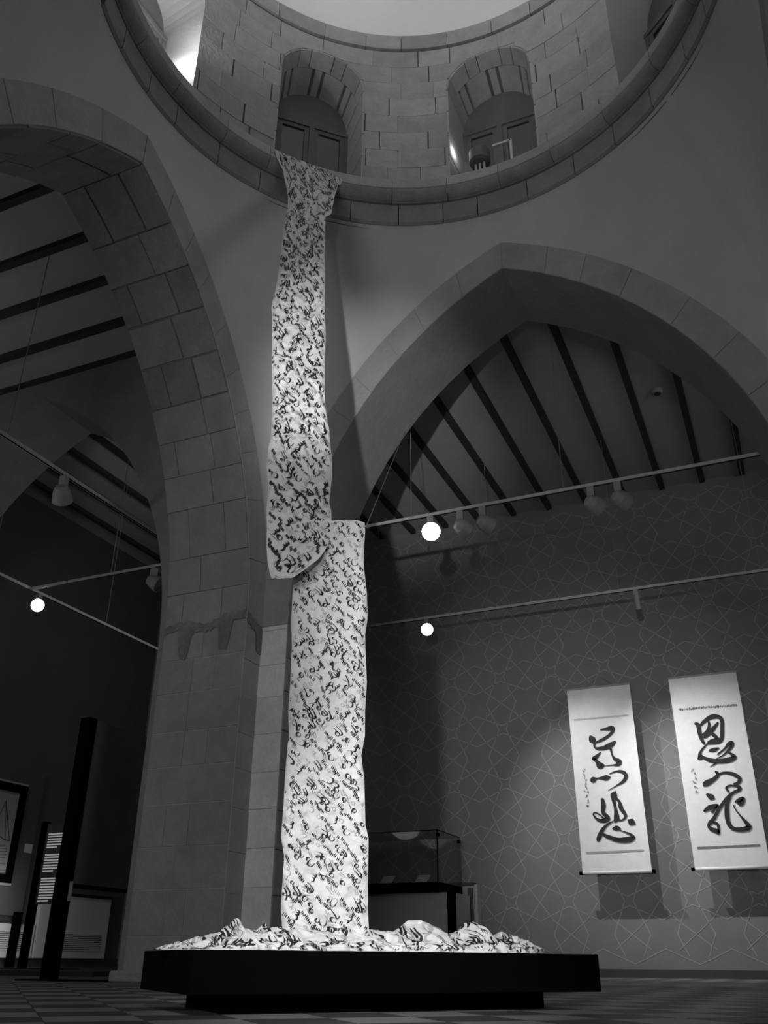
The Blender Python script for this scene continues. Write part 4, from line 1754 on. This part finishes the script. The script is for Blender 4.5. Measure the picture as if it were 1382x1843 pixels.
mb.box((xr - 0.02, YF + 0.004, zs1), (xr - 0.006, YF + 0.018, zt0 + 0.008))
mb.box((xl + 0.01, YF + 0.006, zt0 + 0.002), (xr - 0.01, YF + 0.012, zt0 + 0.010))
mb.box((xr - 0.016, YF + 0.01, zt0 + 0.002), (xr - 0.008, ybk, zt0 + 0.010))
mb.build('glass_edge', M_BLACK, t)
for yy in (YF + 0.03, ybk - 0.06):
    mb = MB()
    mb.tube([(xr - 0.03, yy, zt0 - 0.055), (xr + 0.01, yy, zt0 - 0.055)], 0.022, 12)
    mb.build('glass_clip', M_BLACK, t)
cr = on_y(808, 1640, YF + 0.12)[0]
box_part('cabinet_front', (xl + 0.1, YF + 0.12, 0), (cr - 0.02, YF + 0.15, zs0), M_GREY, t, 0.004)
box_part('cabinet_post', (cr - 0.015, YF + 0.10, 0), (cr + 0.075, YF + 0.19, zs0), M_BLACK, t, 0.004)
box_part('cabinet_side', (cr, YF + 0.2, 0), (cr + 0.05, ybk - 0.1, zs0), M_GREY, t, 0.004)
for px in (697, 760):
    c = on_y(px, 1585, YF + 0.10)
    t2_ = thing('caption_card', 'white tilted caption card inside the showcase, %s one' % ('left' if px < 720 else 'right'), 'card', (c[0], YF + 0.12, zs1))
    mb = MB()
    mb.add([(c[0] - 0.095, YF + 0.06, zs1 + 0.005), (c[0] + 0.075, YF + 0.06, zs1 + 0.005), (c[0] + 0.095, YF + 0.16, zs1 + 0.10), (c[0] - 0.075, YF + 0.16, zs1 + 0.10),
            (c[0] - 0.095, YF + 0.066, zs1 + 0.002), (c[0] + 0.075, YF + 0.066, zs1 + 0.002), (c[0] + 0.095, YF + 0.166, zs1 + 0.097), (c[0] - 0.075, YF + 0.166, zs1 + 0.097)],
           [(0, 1, 2, 3), (7, 6, 5, 4), (0, 4, 5, 1), (1, 5, 6, 2), (2, 6, 7, 3), (3, 7, 4, 0)])
    mb.build('card', M_CARD, t2_)
    mb = MB()
    mb.add([(c[0] - 0.05, YF + 0.17, zs1), (c[0] + 0.06, YF + 0.17, zs1), (c[0] + 0.06, YF + 0.15, zs1 + 0.085), (c[0] - 0.05, YF + 0.15, zs1 + 0.085)], [(0, 1, 2, 3)])
    mb.build('easel', M_BLACK, t2_)
# narrow cabinet behind, against the wall
c0_, c1_ = on_y(836, 1600, YN - 0.12), on_y(860, 1590, YN - 0.12)
t = thing('wall_cabinet', 'narrow grey cabinet with pale edge against the wall right of the showcase', 'cabinet', ((c0_[0] + c1_[0]) / 2, YN - 0.1, 0))
box_part('body', (c0_[0] - 0.35, YN - 0.16, 0.0), (c1_[0] - 0.05, YN - 0.025, c1_[2] - 0.03), M_GREY, t, 0.004)
box_part('dark_post', (c1_[0] - 0.13, YN - 0.20, 0.0), (c1_[0] - 0.06, YN - 0.165, c1_[2] - 0.06), M_PANEL, t)
box_part('pale_edge', (c1_[0] - 0.045, YN - 0.16, 0.0), (c1_[0], YN - 0.025, c1_[2] - 0.01), M_PALEBAND, t)
box_part('top_board', (c0_[0] - 0.35, YN - 0.21, c1_[2] - 0.028), (c1_[0] - 0.048, YN - 0.03, c1_[2] + 0.01), M_PANEL, t)

# ------------------------------------------------------------------ west side: boards, picture, totem, vents
t = thing('display_board', 'tall black free-standing display board beside the stone pier', 'board', (-5.98, 7.3, 0))
box_part('end_post', (-6.05, 6.60, 0.012), (-5.935, 6.70, 2.225), M_BLACK, t, 0.003)
box_part('end_post', (-6.05, 8.05, 0.012), (-5.935, 8.15, 2.225), M_BLACK, t, 0.003)
box_part('board', (-6.03, 6.70, 0.765), (-5.95, 8.05, 2.222), M_PANEL, t, 0.003)
box_part('foot_plate', (-6.27, 6.55, 0.001), (-5.36, 6.75, 0.013), M_BLACK, t)
box_part('lower_rail', (-6.01, 6.70, 0.735), (-5.97, 8.05, 0.765), M_BLACK, t)
p = on_plane(127, 1596, (0, 6.72, 0), (0, 1, 0))
box_part('edge_label', (-5.934, 6.66, 0.62), (-5.930, 6.70, 0.78), M_MIDBAND, t)

# information totem
xp, yp = -9.25, 9.75
t = thing('information_totem', 'slim black information totem with white-lettered text panel, left of the display board', 'totem', (xp, yp, 0.05))
pt = on_plane(88, 1479, (0, yp, 0), (0, 1, 0))
zt_ = pt[2]
wpx = 2007 / 12.65
box_part('post', (xp - 0.05, yp - 0.03, 0.055), (xp + 0.035, yp + 0.05, zt_), M_BLACK, t, 0.003)
box_part('back_board', (xp + 0.035, yp + 0.0, 0.80), (xp + 0.42, yp + 0.03, zt_ - 0.03), M_PANEL, t)
box_part('base_plate', (xp - 0.5, yp - 0.15, 0.05), (xp + 0.75, yp + 0.2, 0.056), M_BLACK, t)
M_TXT = mat('white lettering with added glow', 0.6, 0.8, emit=0.22)  # glow put into the lettering to brighten it, no lamp behind
mb = MB()
z = zt_ - 0.17
for blk in (6, 7, 9):
    for k in range(blk):
        wv = rg.uniform(0.24, 0.30) if k < blk - 1 else 0.18
        mb.quad((xp + 0.075, yp - 0.004, z), (xp + 0.075 + wv, yp - 0.004, z), (xp + 0.075 + wv, yp - 0.004, z + 0.017), (xp + 0.075, yp - 0.004, z + 0.017))
        z -= 0.0335
    z -= 0.06
o = mb.build('text_lines', M_TXT, t)
o['kind'] = 'stuff'
M_TXTBOARD = mat('grey text panel', 0.10, 0.8)  # plain grey panel, no glow of its own
box_part('text_panel', (xp + 0.045, yp - 0.002, 0.95), (xp + 0.41, yp + 0.0, zt_ - 0.05), M_TXTBOARD, t)

# picture on its tall backing board on the west wall
XB = XW + 0.10
t = thing('framed_picture', 'framed drawing of a sailing boat on a dark backing board at left edge', 'picture', (XB, 9.6, 0.7))


def wx(px, py, X):
    return on_x(px, py, X)


a_, b_ = wx(82, 1396, XB), wx(36, 1649, XB)
box_part('backing_board', (XW + 0.03, 7.95, b_[2]), (XB, a_[1], a_[2]), M_WEST, t, 0.006)
f1, f2 = wx(51, 1416, XB + 0.04), wx(20.6, 1590, XB + 0.04)
fy1, fz1, fz0 = f1[1], f1[2], f2[2]
fy0 = fy1 - 1.75
fr = MB()
w_ = 0.11
fr.box((XB, fy0, fz0), (XB + 0.05, fy1, fz0 + w_))
fr.box((XB, fy0, fz1 - w_), (XB + 0.05, fy1, fz1))
fr.box((XB, fy0, fz0 + w_), (XB + 0.05, fy0 + w_, fz1 - w_))
fr.box((XB, fy1 - w_, fz0 + w_), (XB + 0.05, fy1, fz1 - w_))
fr.build('frame', M_BLACK, t)
ed = MB()
for lo, hi in (((XB + 0.0, fy0 - 0.03, fz0 - 0.03), (XB + 0.02, fy1 + 0.03, fz0)), ((XB, fy0 - 0.03, fz1), (XB + 0.02, fy1 + 0.03, fz1 + 0.03)), ((XB, fy1, fz0), (XB + 0.02, fy1 + 0.03, fz1))):
    ed.box(lo, hi)
ed.build('frame_edge', M_GREY, t)
box_part('drawing', (XB + 0.004, fy0 + w_, fz0 + w_), (XB + 0.012, fy1 - w_, fz1 - w_), M_PIC, t)
mb = MB()


def pl(pts, wd=0.010):
    for p_, q_ in zip(pts[:-1], pts[1:]):
        P0, P1 = np.array(wx(*p_, XB + 0.014)), np.array(wx(*q_, XB + 0.014))
        d_ = P1 - P0
        n_ = np.cross(d_, (1, 0, 0))
        n_ = n_ / np.linalg.norm(n_) * wd / 2
        mb.quad(P0 + n_, P1 + n_, P1 - n_, P0 - n_)


pl([(11, 1441), (0, 1466)])
pl([(11, 1441), (17, 1513), (8, 1512), (0, 1505)], 0.014)
pl([(11, 1441), (9, 1512)])
for k in range(10):
    pl([(0, 1521 + 5.6 * k), (14 - rg.uniform(0, 6), 1521.5 + 5.6 * k)], 0.006)
mb.build('boat_lines', M_PICLINE, t)
for yy in (a_[1] - 0.16, 8.1):
    box_part('support_leg', (XB + 0.006, yy, 0.05), (XB + 0.05, yy + 0.14, b_[2] + 0.05), M_BLACK, t)
c = wx(51, 1527, XB + 0.004)
t = tag(box_part('caption_label', (XB + 0.001, c[1] - 0.075, c[2] - 0.06), (XB + 0.006, c[1] + 0.075, c[2] + 0.06), M_CARD, None), 'small white label right of the framed boat drawing', 'label')

# vent covers along the foot of the west wall
n_v = 0
for y0_, y1_, zt_, lab in ((8.45, 9.75, 0.60, 'white vent cover low on west wall under the boat drawing'),
                           (9.80, 11.0, 0.60, 'white vent cover low on west wall behind the information totem'),
                           (11.05, 12.6, 1.02, 'taller pale vent cover seen beneath the black display board')):
    t = thing('vent_cover', lab, 'vent', (XW + 0.06, (y0_ + y1_) / 2, 0.17))
    box_part('casing', (XW + 0.021, y0_, 0.172), (XW + 0.09, y1_, zt_), M_WHITE, t, 0.004)
    ya, yb_ = y0_ + 0.35 * (y1_ - y0_) * 0.6, y1_ - 0.12
    zl0, zl1 = 0.27, 0.50
    mb = MB()
    mb.box((XW + 0.088, ya, zl0), (XW + 0.092, yb_, zl1))
    gr = mb.build('grille', M_SLOT, t)
    for k in range(9):
        zz = zl0 + (zl1 - zl0) * (k + 0.5) / 9
        mb = MB()
        mb.add([(XW + 0.092, ya, zz - 0.003), (XW + 0.092, yb_, zz - 0.003), (XW + 0.104, yb_, zz - 0.009), (XW + 0.104, ya, zz - 0.009),
                (XW + 0.092, ya, zz + 0.006), (XW + 0.092, yb_, zz + 0.006), (XW + 0.104, yb_, zz), (XW + 0.104, ya, zz)],
               [(0, 1, 2, 3), (4, 7, 6, 5), (3, 2, 6, 7), (0, 4, 5, 1), (0, 3, 7, 4), (1, 5, 6, 2)])
        mb.build('slat', M_WHITE, gr)
mb = MB()
mb.box((XW, 11.0, 1.06), (XW + 0.16, 12.7, 1.10))
tag(mb.build('wall_shelf', M_PANEL), 'thin dark shelf on west wall above the taller vent cover', 'shelf')
# unseen area light added in front of the vents to brighten them
area('vent_fill_light', (XW + 0.75, 9.9, 0.62), (XW, 9.9, 0.3), 6.5, 0.4, 1.3)
